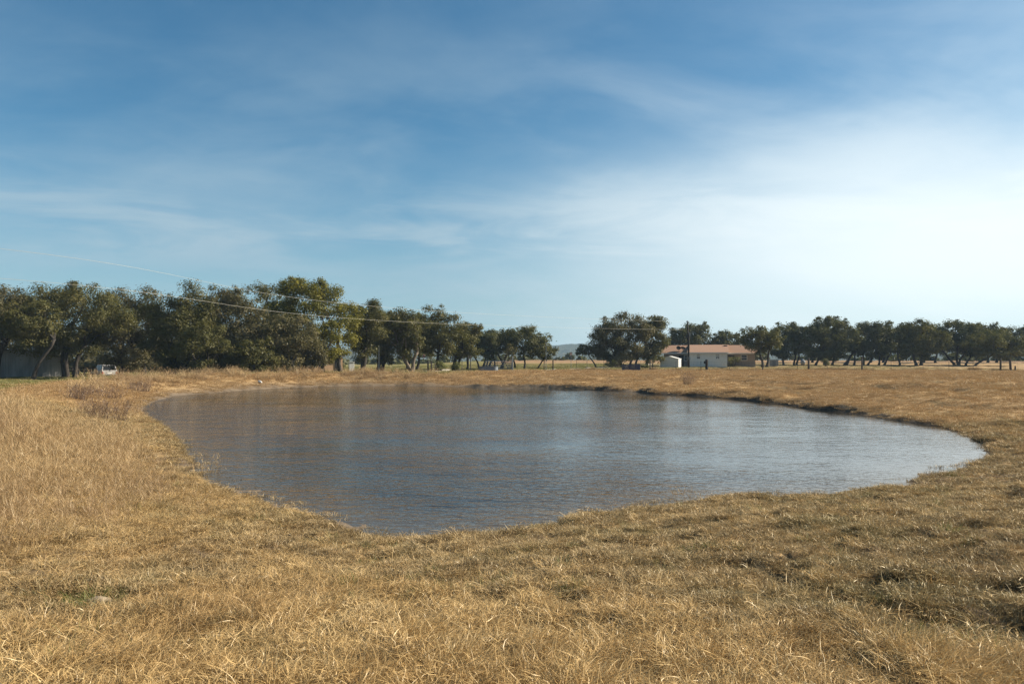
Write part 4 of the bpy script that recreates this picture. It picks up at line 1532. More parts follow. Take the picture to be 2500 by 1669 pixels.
def make_house():
    p = px(1728, 897, 142)
    z0 = gz(p[0], 142, False) - 0.03
    root = empty('ranch_house', (p[0], p[1], z0), R(-15), 'low ranch house with brown shingle roof and a white boxed wing', 'house')
    # main body
    MB().box(-8.0, 8.2, 4.0, 11.5, 0.85, 2.46).build('wall', M['brick_wall'], root)
    MB().box(-8.05, 8.25, 3.95, 11.55, -0.2, 0.85).build('wall_skirt', M['brick_low'], root)['label'] = 'grey stone lower wall'
    rf = MB()
    rdg, ev = 3.95, 2.48
    t = 0.14
    rf.add([(-8.7, 3.3, ev), (8.8, 3.3, ev), (8.8, 7.8, rdg), (-8.7, 7.8, rdg), (-8.7, 3.3, ev - t), (8.8, 3.3, ev - t), (8.8, 7.8, rdg - t), (-8.7, 7.8, rdg - t)],
           [(0, 1, 2, 3), (5, 4, 7, 6), (0, 4, 5, 1), (3, 7, 4, 0), (1, 5, 6, 2)])
    rf.add([(-8.7, 12.2, ev), (8.8, 12.2, ev), (8.8, 7.8, rdg), (-8.7, 7.8, rdg), (-8.7, 12.2, ev - t), (8.8, 12.2, ev - t), (8.8, 7.8, rdg - t), (-8.7, 7.8, rdg - t)],
           [(3, 2, 1, 0), (6, 7, 4, 5), (1, 5, 4, 0), (0, 4, 7, 3), (2, 6, 5, 1)])
    roof = rf.build('roof', M['shingle'], root)
    for x in (-8.0, 8.19):
        gb = MB()
        gb.add([(x, 4.0, 2.46), (x, 11.5, 2.46), (x, 7.8, rdg - 0.15), (x + 0.012, 4.0, 2.46), (x + 0.012, 11.5, 2.46), (x + 0.012, 7.8, rdg - 0.15)], [(0, 1, 2), (5, 4, 3)])
        gb.build('gable', M['brick_wall'], root)
    MB().box(-8.7, 8.8, 3.26, 3.298, ev - 0.17, ev - 0.02).build('fascia', M['trim'], root)
    # white wing towards the pond
    w = MB()
    w.box(-3.3, 3.3, 0.0, 3.99, -0.2, 2.46)
    lap_wall(w, -3.3, 3.3, 0.0, 0.1, 2.44, 16)
    w.build('wing_wall', M['white_siding'], root)
    wr = MB()
    e2, r2 = 2.56, 4.03
    wr.add([(-3.6, -0.45, e2), (3.6, -0.45, e2), (3.6, 7.7, r2), (-3.6, 7.7, r2), (-3.6, -0.45, e2 - 0.13), (3.6, -0.45, e2 - 0.13), (3.6, 7.7, r2 - 0.13), (-3.6, 7.7, r2 - 0.13)],
           [(0, 1, 2, 3), (5, 4, 7, 6), (0, 4, 5, 1), (3, 7, 4, 0), (1, 5, 6, 2), (2, 6, 7, 3)])
    wroof = wr.build('wing_roof', M['shingle'], root)
    for x in (-3.3, 3.285):
        sg = MB()
        sg.add([(x, 0.0, 2.46), (x, 7.0, 2.46), (x, 7.0, 3.74), (x + 0.012, 0.0, 2.46), (x + 0.012, 7.0, 2.46), (x + 0.012, 7.0, 3.74)], [(0, 1, 2), (5, 4, 3)])
        sg.build('wing_gable', M['white_siding'], root)
    MB().box(-3.6, 3.6, -0.49, -0.452, e2 - 0.18, e2 - 0.02).build('wing_fascia', M['trim'], root)
    for x in (-3.34, 3.26):
        MB().box(x, x + 0.09, -0.04, 0.03, -0.1, 2.44).build('corner_board', M['trim'], root)
    window(root, -1.62, -0.01, 1.42, 2.2, 0.52)
    w2 = window(root, 1.70, -0.01, 1.42, 2.2, 0.52)
    MB().box(1.62, 1.78, -0.075, -0.03, 1.42, 1.62).build('window_ornament', M['white_plastic'], w2)
    window(root, 6.3, 3.96, 1.15, 2.1, 0.95)
    door = MB().box(-5.3, -4.4, 3.93, 3.99, -0.05, 2.05).build('door', M['dark'], root)
    MB().box(-4.55, -4.48, 3.89, 3.93, 0.95, 1.05).build('handle', M['galv'], door)
    window(root, -4.0, 3.96, 1.1, 2.0, 0.5)
    MB().box(3.5, 4.6, 3.82, 3.99, 1.75, 2.05).build('wall_box', M['dark'], root)
    # roof vent
    MB().box(2.75, 3.4, 5.9, 6.5, 3.66, 3.90).build('roof_vent', M['dark'], wroof)
    MB().tube([(-3.75, 5.4, 2.9), (-3.75, 5.4, 3.65)], 0.05, 6).build('vent_pipe', M['dark'], roof)
    return root


house = make_house()


def dish(label, lx, ly, lz, tilt):
    mw = Matrix.Translation(house.location) @ Matrix.Rotation(R(-15), 4, 'Z')
    p = mw @ Vector((lx, ly, lz))
    root = empty('satellite_dish', p, R(-35), label, 'satellite dish', 'satellite dishes on the house roof')
    mb = MB()
    n, rings = 16, 4
    V = [(0, 0.12, 0)]
    for i in range(1, rings + 1):
        r = 0.44 * i / rings
        for k in range(n):
            a = 2 * math.pi * k / n
            V.append((r * math.cos(a), 0.12 - 0.5 * r * r, r * 0.85 * math.sin(a)))
    fs = [(0, 1 + k, 1 + (k + 1) % n) for k in range(n)]
    for i in range(rings - 1):
        for k in range(n):
            a, b = 1 + i * n + k, 1 + i * n + (k + 1) % n
            fs.append((a, a + n, b + n, b))
    V2 = [(x, y + 0.025, z) for x, y, z in V]
    c, s = math.cos(tilt), math.sin(tilt)
    tr = lambda P: [(x, y * c - z * s, y * s + z * c + 0.62) for x, y, z in P]
    mb.add(tr(V), [f[::-1] for f in fs])
    mb.add(tr(V2), fs)
    mb.build('reflector', M['dish'], root, True)
    MB().tube([(0, 0.15, -0.1), (0, 0.2, 0.35), (0, 0.12, 0.6)], 0.03, 6).build('mast', M['dish'], root)
    MB().bar((0, 0.0, 0.30), (0, -0.42, 0.50), 0.03).build('feed_arm', M['dish'], root)
    MB().box(-0.05, 0.05, -0.50, -0.40, 0.45, 0.56).build('feed_horn', M['dish'], root)


dish('round dark satellite dish on the roof next to the shed', -5.35, 4.3, 2.79, 0.35)
dish('flatter dark satellite dish on the roof next to the utility pole', -4.55, 4.2, 2.76, 0.9)


def small_shed():
    p = px(1634, 896, 134)
    z0 = gz(p[0], 134, False)
    root = empty('garden_shed', (p[0], 134, z0), R(-20.5), 'small pale metal garden shed with lapped siding and low gable', 'shed')
    hw, D, ev, pk = 1.52, 3.0, 1.62, 2.02
    mb = MB()
    mb.box(-hw, hw, 0.0, D, 0.08, ev)
    lap_wall(mb, -hw, hw, 0.0, 0.10, ev, 11)
    mb.add([(-hw, -0.004, ev), (hw, -0.004, ev), (0, -0.004, pk), (-hw, D, ev), (hw, D, ev), (0, D, pk)], [(0, 1, 2), (5, 4, 3)])
    mb.build('wall', M['shed_siding'], root)
    rf = MB()
    o = 0.09
    for sgn in (-1, 1):
        a = [(sgn * (hw + 0.08), -o, ev - 0.02), (0, -o, pk + 0.03), (0, D + o, pk + 0.03), (sgn * (hw + 0.08), D + o, ev - 0.02)]
        b = [(x, y, z - 0.05) for x, y, z in a]
        rf.add(a + b, [(0, 1, 2, 3), (7, 6, 5, 4), (0, 4, 5, 1), (2, 6, 7, 3), (3, 7, 4, 0)])
    rf.build('roof', M['trim'], root)
    MB().box(-hw + 0.05, hw - 0.05, 0.05, D - 0.05, -0.2, 0.08).build('gap_shade_block', M['dark'], root)  # dark block painted in for the shadow in the gap under the shed
    for x in (-hw - 0.01, hw - 0.04):
        MB().box(x, x + 0.05, -0.035, 0.02, 0.1, ev - 0.04).build('corner_trim', M['trim'], root)


small_shed()


def barn():
    c = px(153, 868, 88)
    ang = R(30)
    root = empty('barn', (c[0], 88, 0.1), ang, 'pale metal barn gable in dappled tree shade', 'barn')
    # local: front wall along -x from the corner, facing -y
    Wd, ev, pk, D = 9.4, 2.75, 3.55, 12.0
    mb = MB()
    n = 30
    for i in range(n):                       # ribbed sheet metal
        x0, x1 = -Wd + Wd * i / n, -Wd + Wd * (i + 1) / n
        top = lambda x: ev + (pk - ev) * (1 - abs(x + Wd / 2) / (Wd / 2))
        mb.add([(x0, 0, -0.3), (x1 - 0.06, 0, -0.3), (x1 - 0.06, 0, top(x1 - 0.06)), (x0, 0, top(x0))], [(0, 1, 2, 3)])
        mb.add([(x1 - 0.06, 0, -0.3), (x1 - 0.03, -0.03, -0.3), (x1, 0, -0.3), (x1 - 0.06, 0, top(x1 - 0.06)), (x1 - 0.03, -0.03, top(x1 - 0.03)), (x1, 0, top(x1))],
               [(0, 1, 4, 3), (1, 2, 5, 4)])
    mb.box(-0.05, 0.0, 0.01, D, -0.3, ev)
    mb.box(-Wd, -Wd + 0.05, 0.01, D, -0.3, ev)
    mb.box(-Wd, 0, D, D + 0.05, -0.3, ev)
    mb.build('wall', M['barn_metal'], root)
    rf = MB()
    for sgn in (0, 1):
        xa = 0.35 if sgn else -Wd - 0.35
        a = [(xa, -0.4, ev - 0.05), (-Wd / 2, -0.4, pk + 0.05), (-Wd / 2, D + 0.4, pk + 0.05), (xa, D + 0.4, ev - 0.05)]
        b = [(x, y, z - 0.12) for x, y, z in a]
        rf.add(a + b, [(0, 1, 2, 3), (7, 6, 5, 4), (0, 4, 5, 1), (2, 6, 7, 3), (3, 7, 4, 0)])
    rf.build('roof', M['barn_roof'], root)


barn()


def tan_house():
    p = px(812, 898, 112)
    z0 = gz(p[0], 112, False)
    root = empty('tan_house', (p[0], 112, z0 + 0.0), R(22), 'tan walled cottage glimpsed behind the yellow green oak', 'house')
    MB().box(-3.4, 1.4, 0, 5, -0.2, 2.0).build('wall', M['tan_wall'], root)
    rf = MB()
    rf.add([(-3.8, -0.4, 2.0), (1.8, -0.4, 2.0), (1.8, 2.5, 2.9), (-3.8, 2.5, 2.9), (-3.8, 5.4, 2.0), (1.8, 5.4, 2.0)], [(0, 1, 2, 3), (3, 2, 5, 4), (5, 1, 0, 4), (1, 5, 2), (4, 0, 3)])
    rf.build('roof', M['barn_roof'], root)  # dark roof colour stands for the shade over the cottage
    window(root, -1.2, -0.01, 0.9, 1.7, 0.7)
    MB().box(0.3, 1.1, -0.05, -0.01, 0, 1.8).build('door', M['dark'], root)


tan_house()
p_ = px(858, 897, 110)
tk = empty('white_cabinet', (p_[0], 110, gz(p_[0], 110, False)), R(20), 'small white utility cabinet beside the tan cottage', 'cabinet')
MB().box(-0.35, 0.35, -0.3, 0.3, 0.1, 1.35).build('cabinet_body', M['trim'], tk, bevel=0.02)
MB().box(-0.42, 0.42, -0.36, 0.36, 1.35, 1.42).build('lid', M['trim'], tk)
MB().box(-0.4, 0.4, -0.35, 0.35, -0.1, 0.1).build('plinth', M['limestone'], tk)


# ------------------------------------------------------------------ parked car
def car():
    p = px(268, 915, 97)
    root = empty('parked_car', (p[0], 97, 0.14), R(45), 'old white station wagon parked under the oaks, tailgate to the pond', 'car')
    # local: nose at +y, tail at y=0
    L, w = 4.5, 0.9

    def loft(prof, x, name, mat, parent, bevel=0.05):
        n = len(prof)
        V = [(-xx, y, z) for (y, z), xx in zip(prof, x)] + [(xx, y, z) for (y, z), xx in zip(prof, x)]
        fs = [tuple(range(n)), tuple(range(2 * n - 1, n - 1, -1))]
        for i in range(n):
            j = (i + 1) % n
            fs.append((i, n + i, n + j, j))
        mb = MB()
        mb.add(V, [f[::-1] for f in fs])
        return mb.build(name, mat, parent, bevel=bevel)
    lower = [(0.0, 0.45), (0.02, 0.95), (2.9, 0.98), (4.2, 0.90), (4.48, 0.78), (4.5, 0.42), (4.0, 0.36), (0.5, 0.36)]
    loft(lower, [0.86, 0.90, 0.90, 0.86, 0.82, 0.84, 0.86, 0.86], 'body', M['white_paint'], root)
    cab = [(0.03, 0.951), (0.32, 1.66), (0.5, 1.70), (2.2, 1.70), (2.9, 0.975)]
    cabin = loft(cab, [0.885, 0.74, 0.72, 0.72, 0.86], 'cabin', M['white_paint'], root)
    gl = MB()
    gl.add([(-0.74, 0.055, 1.05), (0.74, 0.055, 1.05), (0.64, 0.265, 1.575), (-0.64, 0.265, 1.575)], [(0, 1, 2, 3)])
    V0 = [(-0.74, 0.075, 1.05), (0.74, 0.075, 1.05), (0.64, 0.285, 1.575), (-0.64, 0.285, 1.575)]
    gl.add(V0, [(3, 2, 1, 0)])
    gl.build('rear_window', M['glass'], root)
    for sgn in (-1, 1):
        for y0, y1 in ((0.45, 1.2), (1.3, 2.2)):
            q = MB()
            xa, xb = sgn * 0.888, sgn * 0.765
            q.add([(xa, y0, 1.06), (xa, y1 + (0.25 if y0 > 1 else 0), 1.06), (xb, y1, 1.58), (xb, y0, 1.58)], [(0, 1, 2, 3) if sgn > 0 else (3, 2, 1, 0)])
            q.build('side_window', M['glass'], root)
        MB().box(sgn * 0.80 - 0.07, sgn * 0.80 + 0.07, -0.025, 0.02, 0.62, 0.86).build('tail_light', M['red_lens'], root)
        MB().box(sgn * 0.98 - 0.07, sgn * 0.98 + 0.07, 2.3, 2.38, 1.05, 1.18).build('wing_mirror', M['white_paint'], root)
        for y in (0.85, 3.65):
            wl = MB()
            wl.tube([(sgn * 0.66, y, 0.34), (sgn * 0.88, y, 0.34)], 0.35, 16)
            t_ = wl.build('wheel', M['rubber'], root)
            MB().tube([(sgn * 0.70, y, 0.34), (sgn * 0.89, y, 0.34)], 0.19, 12).build('rim', M['galv'], t_)
    MB().add([(-0.68, 2.72, 1.18), (0.68, 2.72, 1.18), (0.68, 2.30, 1.62), (-0.68, 2.30, 1.62)], [(1, 0, 3, 2)]).build('windscreen', M['glass'], root)
    MB().box(-0.86, 0.86, -0.10, 0.0, 0.42, 0.56).build('bumper', M['galv'], root, bevel=0.03)
    MB().box(-0.26, 0.26, -0.018, 0.01, 0.64, 0.76).build('number_plate', M['trim'], root)
    MB().box(-0.12, 0.12, -0.02, 0.015, 0.88, 0.91).build('tailgate_handle', M['dark'], root)


car()


# ------------------------------------------------------------------ utility pole and cables
def pole_and_wires():
    Yp = 132.0
    b = px(1681, 893, Yp)
    z0 = gz(b[0], Yp, False)
    root = empty('utility_pole', (b[0], Yp, z0), 0, 'dark wooden utility pole standing beside the white wing of the house', 'utility pole')
    topz = px(1679, 783, Yp)[2] - z0
    MB().tube([(0.05, 0, -0.3), (0.0, 0, topz * 0.5), (-0.12, 0, topz)], [0.16, 0.135, 0.10], 10).build('pole', M['dark_wood'], root, True)
    MB().bar((-0.12, -0.12, topz - 0.12), (-0.34, -0.12, topz - 0.18), 0.07).build('insulator_bracket', M['dark'], root)
    MB().tube([(-0.34, -0.12, topz - 0.25), (-0.34, -0.12, topz - 0.02)], [0.06, 0.04], 8).build('insulator', M['galv'], root)
    MB().tube([(0.22, 0.0, topz - 1.9), (0.22, 0.0, topz - 2.5)], 0.07, 8).build('conduit', M['galv'], root)
    MB().tube([(0.13, -0.12, 0.2), (0.09, -0.12, topz - 2.4)], 0.03, 6).build('riser_pipe', M['dark'], root)
    MB().box(-0.05, 0.21, -0.30, -0.14, 1.3, 1.75).build('meter_box', M['galv'], root)

    def cable(name, label, pts, rad):
        P = [np.array(p) for p in pts]
        ys = np.array([p[1] for p in P])
        # smooth curve through the points
        n = 90
        t = np.linspace(0, 1, len(P))
        tt = np.linspace(0, 1, n)
        co = [np.polyfit(t, [p[k] for p in P], min(3, len(P) - 1)) for k in range(3)]
        Q = np.stack([np.polyval(c, tt) for c in co], -1)
        mb = MB()
        mb.tube([q for q in Q], rad, 5)
        o = mb.build(name, M['white_wire'], None, True)
        tag(o, label, 'power cable', 'power cables running to the utility pole')
    a = lambda u, v, Y: px(u, v, Y)
    cable('power_cable', 'upper pale power cable sagging over the trees to the top of the utility pole',
          [a(-900, 520, 36), a(0, 615, 44.5), a(394, 672, 52), a(640, 705, 60), a(950, 745, 76), a(1200, 774, 95), (b[0] - 0.34, Yp - 0.12, z0 + topz - 0.06)], 0.008)
    cable('power_cable', 'lower pale power cable crossing the dam wood below the other cable',
          [a(-900, 622, 36), a(30, 691, 44.5), a(394, 722, 52), a(680, 753, 61), a(950, 781, 77), a(1200, 798, 96), (b[0] - 0.1, Yp - 0.10, z0 + topz - 1.45)], 0.008)
    wing = Matrix.Translation(house.location) @ Matrix.Rotation(R(-15), 4, 'Z') @ Vector((-3.2, 0.5, 2.9))
    s0 = Vector((b[0] + 0.2, Yp, z0 + topz - 2.5))
    mid = (s0 + wing) / 2 - Vector((0, 0, 0.5))
    cable('power_cable', 'short service cable dropping from the utility pole to the house', [s0, mid, wing], 0.012)


pole_and_wires()

# ------------------------------------------------------------------ fences, gate, trough
YF = 104.0


def wood_post(parent, x, y, h, r, name='wooden_post', lean=0.0, mat='post', z=None, label=None):
    zz = gz(x, y, False) if z is None else z
    mb = MB()
    mb.tube([(0, 0, -0.3), (lean * 0.5, 0, h * 0.5), (lean, 0, h - 0.03), (lean, 0, h)], [r * 1.25, r * 1.2, r * 1.15, r * 0.85], 9)
    o = mb.build(name, M[mat], parent)
    pl = parent.location
    o.location = (x - pl.x, y - pl.y, zz - pl.z)
    if label:
        o['label'] = label
    return o


def steel_post(parent, x, y, h, proto=[None]):
    zz = gz(x, y, False)
    if proto[0] is None:
        mb = MB()
        mb.box(-0.025, 0.025, -0.006, 0.006, -0.3, 1.35)
        mb.box(-0.006, 0.006, 0.0062, 0.035, -0.3, 1.35)
        for k in range(9):
            mb.box(-0.012, 0.012, -0.014, -0.0062, 0.2 + 0.12 * k, 0.24 + 0.12 * k)
        o = mb.build('steel_post', M['steel_post'], parent)
        proto[0] = o
    else:
        o = proto[0].copy()
        link(o, parent)
    pl = parent.location
    o.location = (x - pl.x, y - pl.y, zz - pl.z)
    return o


def wire_fence():
    x_of = lambda u, Y=YF: (u - 1250) / F * Y
    root = empty('wire_fence', (x_of(1900), YF, gz(x_of(1900), YF, False)), 0, 'long wire stock fence on wood and steel posts across the pasture', 'fence')
    steel = (1407, 1433, 1474, 1650, 1711, 1781, 1946, 2019, 2175, 2253, 2316, 2375)
    wood = {1587: (1.33, 0.06, 0), 1862: (1.42, 0.07, 0), 1974: (1.62, 0.11, 0), 2104: (1.75, 0.085, 0.02), 2442: (1.65, 0.10, 0.03), 2467: (1.6, 0.12, -0.08), 2478: (0.75, 0.08, 0), 2530: (1.4, 0.08, 0)}
    for u in steel:
        steel_post(root, x_of(u), YF, 1.3)
    for u, (h, r, ln) in wood.items():
        lb = {2104: 'post with a bleached pale top', 2478: 'short stub post'}.get(u)
        wood_post(root, x_of(u), YF + 0.02, h, r, lean=ln, label=lb)
    big = wood_post(root, x_of(1725), YF, 1.55, 0.15, mat='dark_wood', label='thick dark post with a box on it')
    MB().box(-0.34, -0.13, -0.12, 0.1, 0.98, 1.32).build('meter_box', M['dark'], big)
    a = root.location
    br = MB().tube([(x_of(2442) - a.x, 0, 1.05), (x_of(2467) - a.x, 0, 1.0)], 0.05, 6).build('brace_rail', M['post'], root)
    xs = [x_of(u) for u in sorted(list(steel) + list(wood) + [1725])]
    for k in range(6):
        mb = MB()
        h = 0.15 + 0.22 * k
        mb.tube([(x - a.x, -0.03, gz(x, YF, False) - a.z + h) for x in xs], 0.0065, 4, cap=False)
        mb.build('wire', M['steel_post'], root)
    # woven stays between the line wires
    x = xs[0]
    proto = None
    while x < xs[-1]:
        z = 0.0
        if proto is None:
            proto = MB().bar((0, 0, 0.1), (0, 0, 1.25), 0.006).build('wire_stay', M['steel_post'], root)
            w = proto
        else:
            w = link(proto.copy(), root)
        w.location = (x - a.x, -0.03, gz(x, YF, False) - a.z)
        x += 0.9
    return root


wire_fence()


def pipe_gate():
    Y = 102.0
    x0, x1 = (1184 - 1250) / F * Y, (1249 - 1250) / F * Y
    z0 = gz((x0 + x1) / 2, Y, False)
    root = empty('pipe_gate', ((x0 + x1) / 2, Y, z0), 0, 'grey pipe farm gate standing beside the water trough', 'gate')
    hw = (x1 - x0) / 2
    for z in (0.22, 0.40, 0.58, 0.78, 1.0, 1.22):
        MB().tube([(-hw, 0, z), (hw, 0, z)], 0.042, 6).build('rail', M['gate_paint'], root)
    for x in (-hw, -0.15, hw - 0.45, hw):
        MB().tube([(x, 0.0, 0.18), (x, 0.0, 1.26)], 0.037, 6).build('stile', M['gate_paint'], root)
    MB().tube([(-hw + 0.7, -0.045, 1.2), (-0.15, -0.045, 0.24)], 0.03, 6).build('brace', M['gate_paint'], root)
    MB().tube([(hw - 0.5, -0.045, 1.2), (-0.05, -0.045, 0.24)], 0.03, 6).build('brace', M['gate_paint'], root)
    wood_post(root, x1 + 0.12, Y + 0.02, 1.85, 0.07, name='gate_post', mat='galv')
    return root


pipe_gate()


def trough():
    Y = 100.3
    x0, x1 = (1169 - 1250) / F * Y, (1216 - 1250) / F * Y
    xm = (x0 + x1) / 2
    root = empty('water_trough', (xm, Y, gz(xm, Y, False)), R(3), 'long oval galvanised stock tank in front of the pipe gate', 'trough')
    n, a, b, h = 28, (x1 - x0) / 2, 0.55, 0.56
    V, fs = [], []
    prof = [(0.0, 1.0), (0.04, 1.03), (h * 0.45, 1.0), (h * 0.5, 1.02), (h * 0.55, 1.0), (h - 0.04, 1.0), (h, 1.04), (h, 0.97), (h * 0.75, 0.96)]
    for z, k in prof:
        for i in range(n):
            t = 2 * math.pi * i / n
            c, s = math.cos(t), math.sin(t)
            x = (a - b) * (1 if c > 0 else -1) + b * c * k if abs(c) > 1e-6 else 0
            V.append((x, b * s * k, z))
    for j in range(len(prof) - 1):
        for i in range(n):
            fs.append((j * n + i, j * n + (i + 1) % n, (j + 1) * n + (i + 1) % n, (j + 1) * n + i))
    MB().add(V, fs).build('tank_shell', M['galv'], root)
    fl = [(x, y, h * 0.75) for x, y, z in V[:n]]
    MB().add([(x * 0.965, y * 0.955, z) for x, y, z in fl], [tuple(range(n))]).build('tank_water', M['glass'], root)
    MB().tube([(a - 0.9, 0.3, h - 0.1), (a - 0.9, 0.3, h + 0.12), (a - 0.9, 0.62, h + 0.12), (a - 0.9, 0.62, 0)], 0.03, 6).build('float_valve', M['galv'], root)


trough()


def post_pair():
    Y = 103.0
    x0, x1, x2 = [(u - 1250) / F * Y for u in (1045, 1053, 1063)]
    root = empty('gate_post_pair', ((x0 + x1) / 2, Y, gz(x0, Y, False)), 0, 'pair of tall dark posts with a cross rail at the end of the gravel track', 'gate posts')
    wood_post(root, x0, Y, 1.42, 0.085, mat='dark_wood')
    wood_post(root, x1, Y + 0.05, 1.38, 0.08, mat='dark_wood')
    wood_post(root, x2, Y + 0.1, 0.95, 0.06)
    a = root.location
    for z in (0.35, 0.62, 0.88):
        MB().bar((x1 - a.x, 0.05, z), (x2 - a.x, 0.1, z), 0.05, 0.08).build('cross_rail', M['post'], root)


post_pair()


def h_brace():
    Y = 103.4
    x0, x1 = [(u - 1250) / F * Y for u in (1328, 1350)]
    root = empty('fence_brace', ((x0 + x1) / 2, Y, gz(x0, Y, False)), 0, 'two thin posts joined by rails at the drive opening', 'fence')
    wood_post(root, x0, Y, 1.35, 0.05, lean=0.03)
    wood_post(root, x1, Y, 1.42, 0.065, mat='dark_wood')
    a = root.location
    for z in (0.12, 0.5):
        MB().tube([(x0 - a.x, 0, z), (x1 - a.x, 0, z + 0.03)], 0.03, 6).build('cross_rail', M['dark_wood'], root)


h_brace()


def tall_pole(u, vt, vb, Y, r, label, mat='galv', name='metal_pole'):
    p = px(u, vb, Y)
    z0 = gz(p[0], Y, False)
    h = px(u, vt, Y)[2] - z0
    root = empty(name, (p[0], Y, z0), 0, label, 'pole')
    MB().tube([(0, 0, -0.3), (0, 0, h)], [r, r * 0.9], 8).build('pole_shaft', M[mat], root)
    MB().tube([(0, 0, h - 0.02), (0, 0, h + 0.05)], [r * 1.2, r * 0.6], 8).build('pole_cap', M[mat], root)
    return root, h


tall_pole(1333, 836, 904, 103.0, 0.035, 'tall thin grey pole at the drive opening')
tall_pole(925, 845, 906, 99.0, 0.03, 'thin pale pole at the grass edge below the row of oaks')
tall_pole(1144, 868, 896, 108.0, 0.06, 'weathered stub pole standing by the shrub', 'post', 'wooden_pole')
tall_pole(1149, 868, 896, 108.5, 0.07, 'brown stub pole paired with the weathered one', 'post', 'wooden_pole')
tall_pole(1128, 878, 900, 104.5, 0.05, 'short green grey pole between the shrub and the stub poles', 'post', 'wooden_pole')


def bird_house():
    r, h = tall_pole(1394, 868, 894, 116, 0.03, 'pinkish bird house on a thin pole before the hills', 'galv', 'bird_house')
    r['category'] = 'bird house'
    MB().box(-0.13, 0.13, -0.13, 0.13, h + 0.05, h + 0.36).build('nest_box', simple_mat('faded_pink_paint', (0.55, 0.34, 0.30), (0.45, 0.28, 0.25), 6), r)
    rf = MB()
    z = h + 0.36
    rf.add([(-0.18, -0.18, z), (0.18, -0.18, z), (0.18, 0.18, z), (-0.18, 0.18, z), (-0.18, 0, z + 0.17), (0.18, 0, z + 0.17)], [(0, 1, 5, 4), (2, 3, 4, 5), (3, 0, 4), (1, 2, 5), (3, 2, 1, 0)])
    rf.build('roof', M['post'], r)


bird_house()


def blue_panels():
    Y = 103.0
    x0, x1 = [(u - 1250) / F * Y for u in (1523, 1563)]
    xm = (x0 + x1) / 2
    root = empty('slatted_pen', (xm, Y, gz(xm, Y, False)), R(4), 'blue grey slatted panels making a low pen in front of the fence', 'pen')
    n = 14
    wd = (x1 - x0)
    for i in range(n):
        x = -wd / 2 + wd * (i + 0.5) / n
        h = 0.78 + 0.03 * math.sin(i * 2.3)
        MB().box(x - wd / n * 0.42, x + wd / n * 0.42, -0.012, 0.012, 0.03, h).build('slat', M['plastic_blue'], root)
    for z in (0.2, 0.62):
        MB().box(-wd / 2, wd / 2, 0.0145, 0.05, z, z + 0.07).build('back_rail', M['plastic_blue'], root)
    for x in (-wd / 2, -wd / 2 + wd * 0.37, wd / 2):
        MB().box(x - 0.03, x + 0.03, 0.052, 0.11, -0.1, 0.88).build('corner_post', M['plastic_blue'], root)
    for sx in (-wd / 2, wd / 2):
        MB().box(sx - 0.012, sx + 0.012, 0.12, 1.3, 0.03, 0.76).build('side_panel', M['plastic_blue'], root)


blue_panels()


def rail_fence():
    Y = 96.0
    x0, x1 = [(u - 1250) / F * Y for u in (148, 236)]
    root = empty('rail_fence', ((x0 + x1) / 2, Y, 0.3), 0, 'dark timber rail fence between the barn and the white car', 'fence')
    w = x1 - x0
    n = 7
    for i in range(n):
        x = -w / 2 + w * i / (n - 1)
        MB().box(x - 0.07, x + 0.07, -0.05, 0.09, -0.3, 1.25).build('fence_post', M['dark_wood'], root)
    for z in (0.35, 0.75, 1.12):
        MB().box(-w / 2, w / 2, -0.10, -0.052, z, z + 0.12).build('fence_rail', M['dark_wood'], root)


rail_fence()


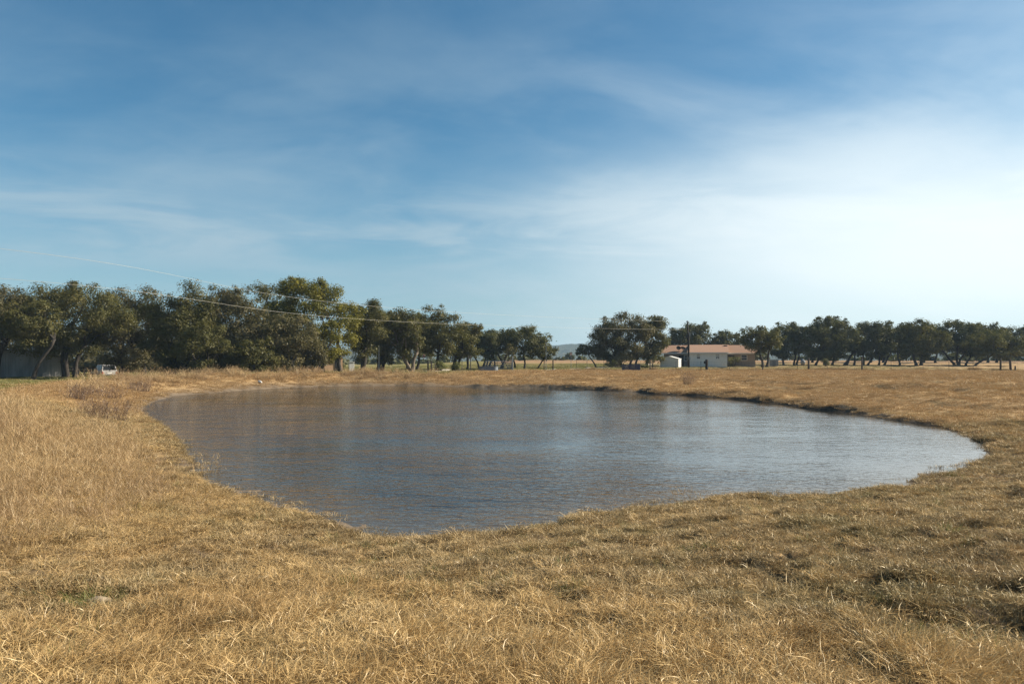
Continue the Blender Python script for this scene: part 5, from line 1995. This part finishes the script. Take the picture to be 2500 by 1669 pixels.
def grey_tank():
    p = px(1960, 890, 150)
    root = empty('propane_tank', (p[0], 150, gz(p[0], 150, False)), R(70), 'rounded grey propane tank on the lawn under the oaks', 'tank')
    MB().tube([(-1.25, 0, 0.72), (-1.15, 0, 0.72), (-0.95, 0, 0.72), (0.95, 0, 0.72), (1.15, 0, 0.72), (1.25, 0, 0.72)], [0.08, 0.32, 0.46, 0.46, 0.32, 0.08], 14).build('tank_body', M['tank'], root, True)
    for x in (-0.7, 0.7):
        MB().box(x - 0.08, x + 0.08, -0.35, 0.35, -0.1, 0.36).build('saddle', M['limestone'], root)
    MB().tube([(0, 0, 1.15), (0, 0, 1.36)], 0.15, 10).build('valve_dome', M['tank'], root)


grey_tank()


def utility_box():
    p = px(1889, 892, 146)
    root = empty('pump_house', (p[0], 146, gz(p[0], 146, False)), R(-12), 'small dark grey box shed beside the oak at the house end', 'shed')
    MB().box(-0.75, 0.75, -0.5, 0.6, -0.1, 1.12).build('wall', M['tank'], root)
    MB().box(-0.85, 0.85, -0.6, 0.7, 1.121, 1.2).build('roof', M['dark'], root)
    MB().box(-0.3, 0.3, -0.53, -0.502, 0.02, 1.0).build('door', M['gate_paint'], root)


utility_box()


def spinner():
    p = px(1035, 870, 103.5)
    root = empty('wind_spinner', tuple(p), 0, 'purple and pink wind spinner hanging from an oak by the gravel track', 'ornament')
    mb = MB()
    for k in range(10):
        a = k * 0.6
        z = 0.25 - 0.055 * k
        r = 0.16 * (1 - abs(k - 4.5) / 7)
        mb.bar((-r * math.cos(a), -r * math.sin(a), z), (r * math.cos(a), r * math.sin(a), z), 0.03, 0.012)
    mb.build('vane', M['pink'], root)
    MB().tube([(0, 0, -0.35), (0, 0, 1.6)], 0.008, 4).build('cord', M['dark'], root)


spinner()


# ------------------------------------------------------------------ air
def haze():
    m = bpy.data.materials.new('air')
    m.use_nodes = True
    t = m.node_tree
    t.nodes.clear()
    T = NT(t)
    v = T.n('ShaderNodeVolumePrincipled')
    v.inputs['Color'].default_value = (0.58, 0.79, 1.0, 1)
    v.inputs['Density'].default_value = 0.00020
    v.inputs['Anisotropy'].default_value = 0.0
    o = T.n('ShaderNodeOutputMaterial')
    T.link(v.outputs[0], o.inputs['Volume'])
    ob = MB().box(-3050, 3050, -3050, 3050, -18.0, 46.0).build('haze', m)
    tag(ob, 'thin blue haze hanging over the far hills', 'haze', None, 'stuff')


haze()
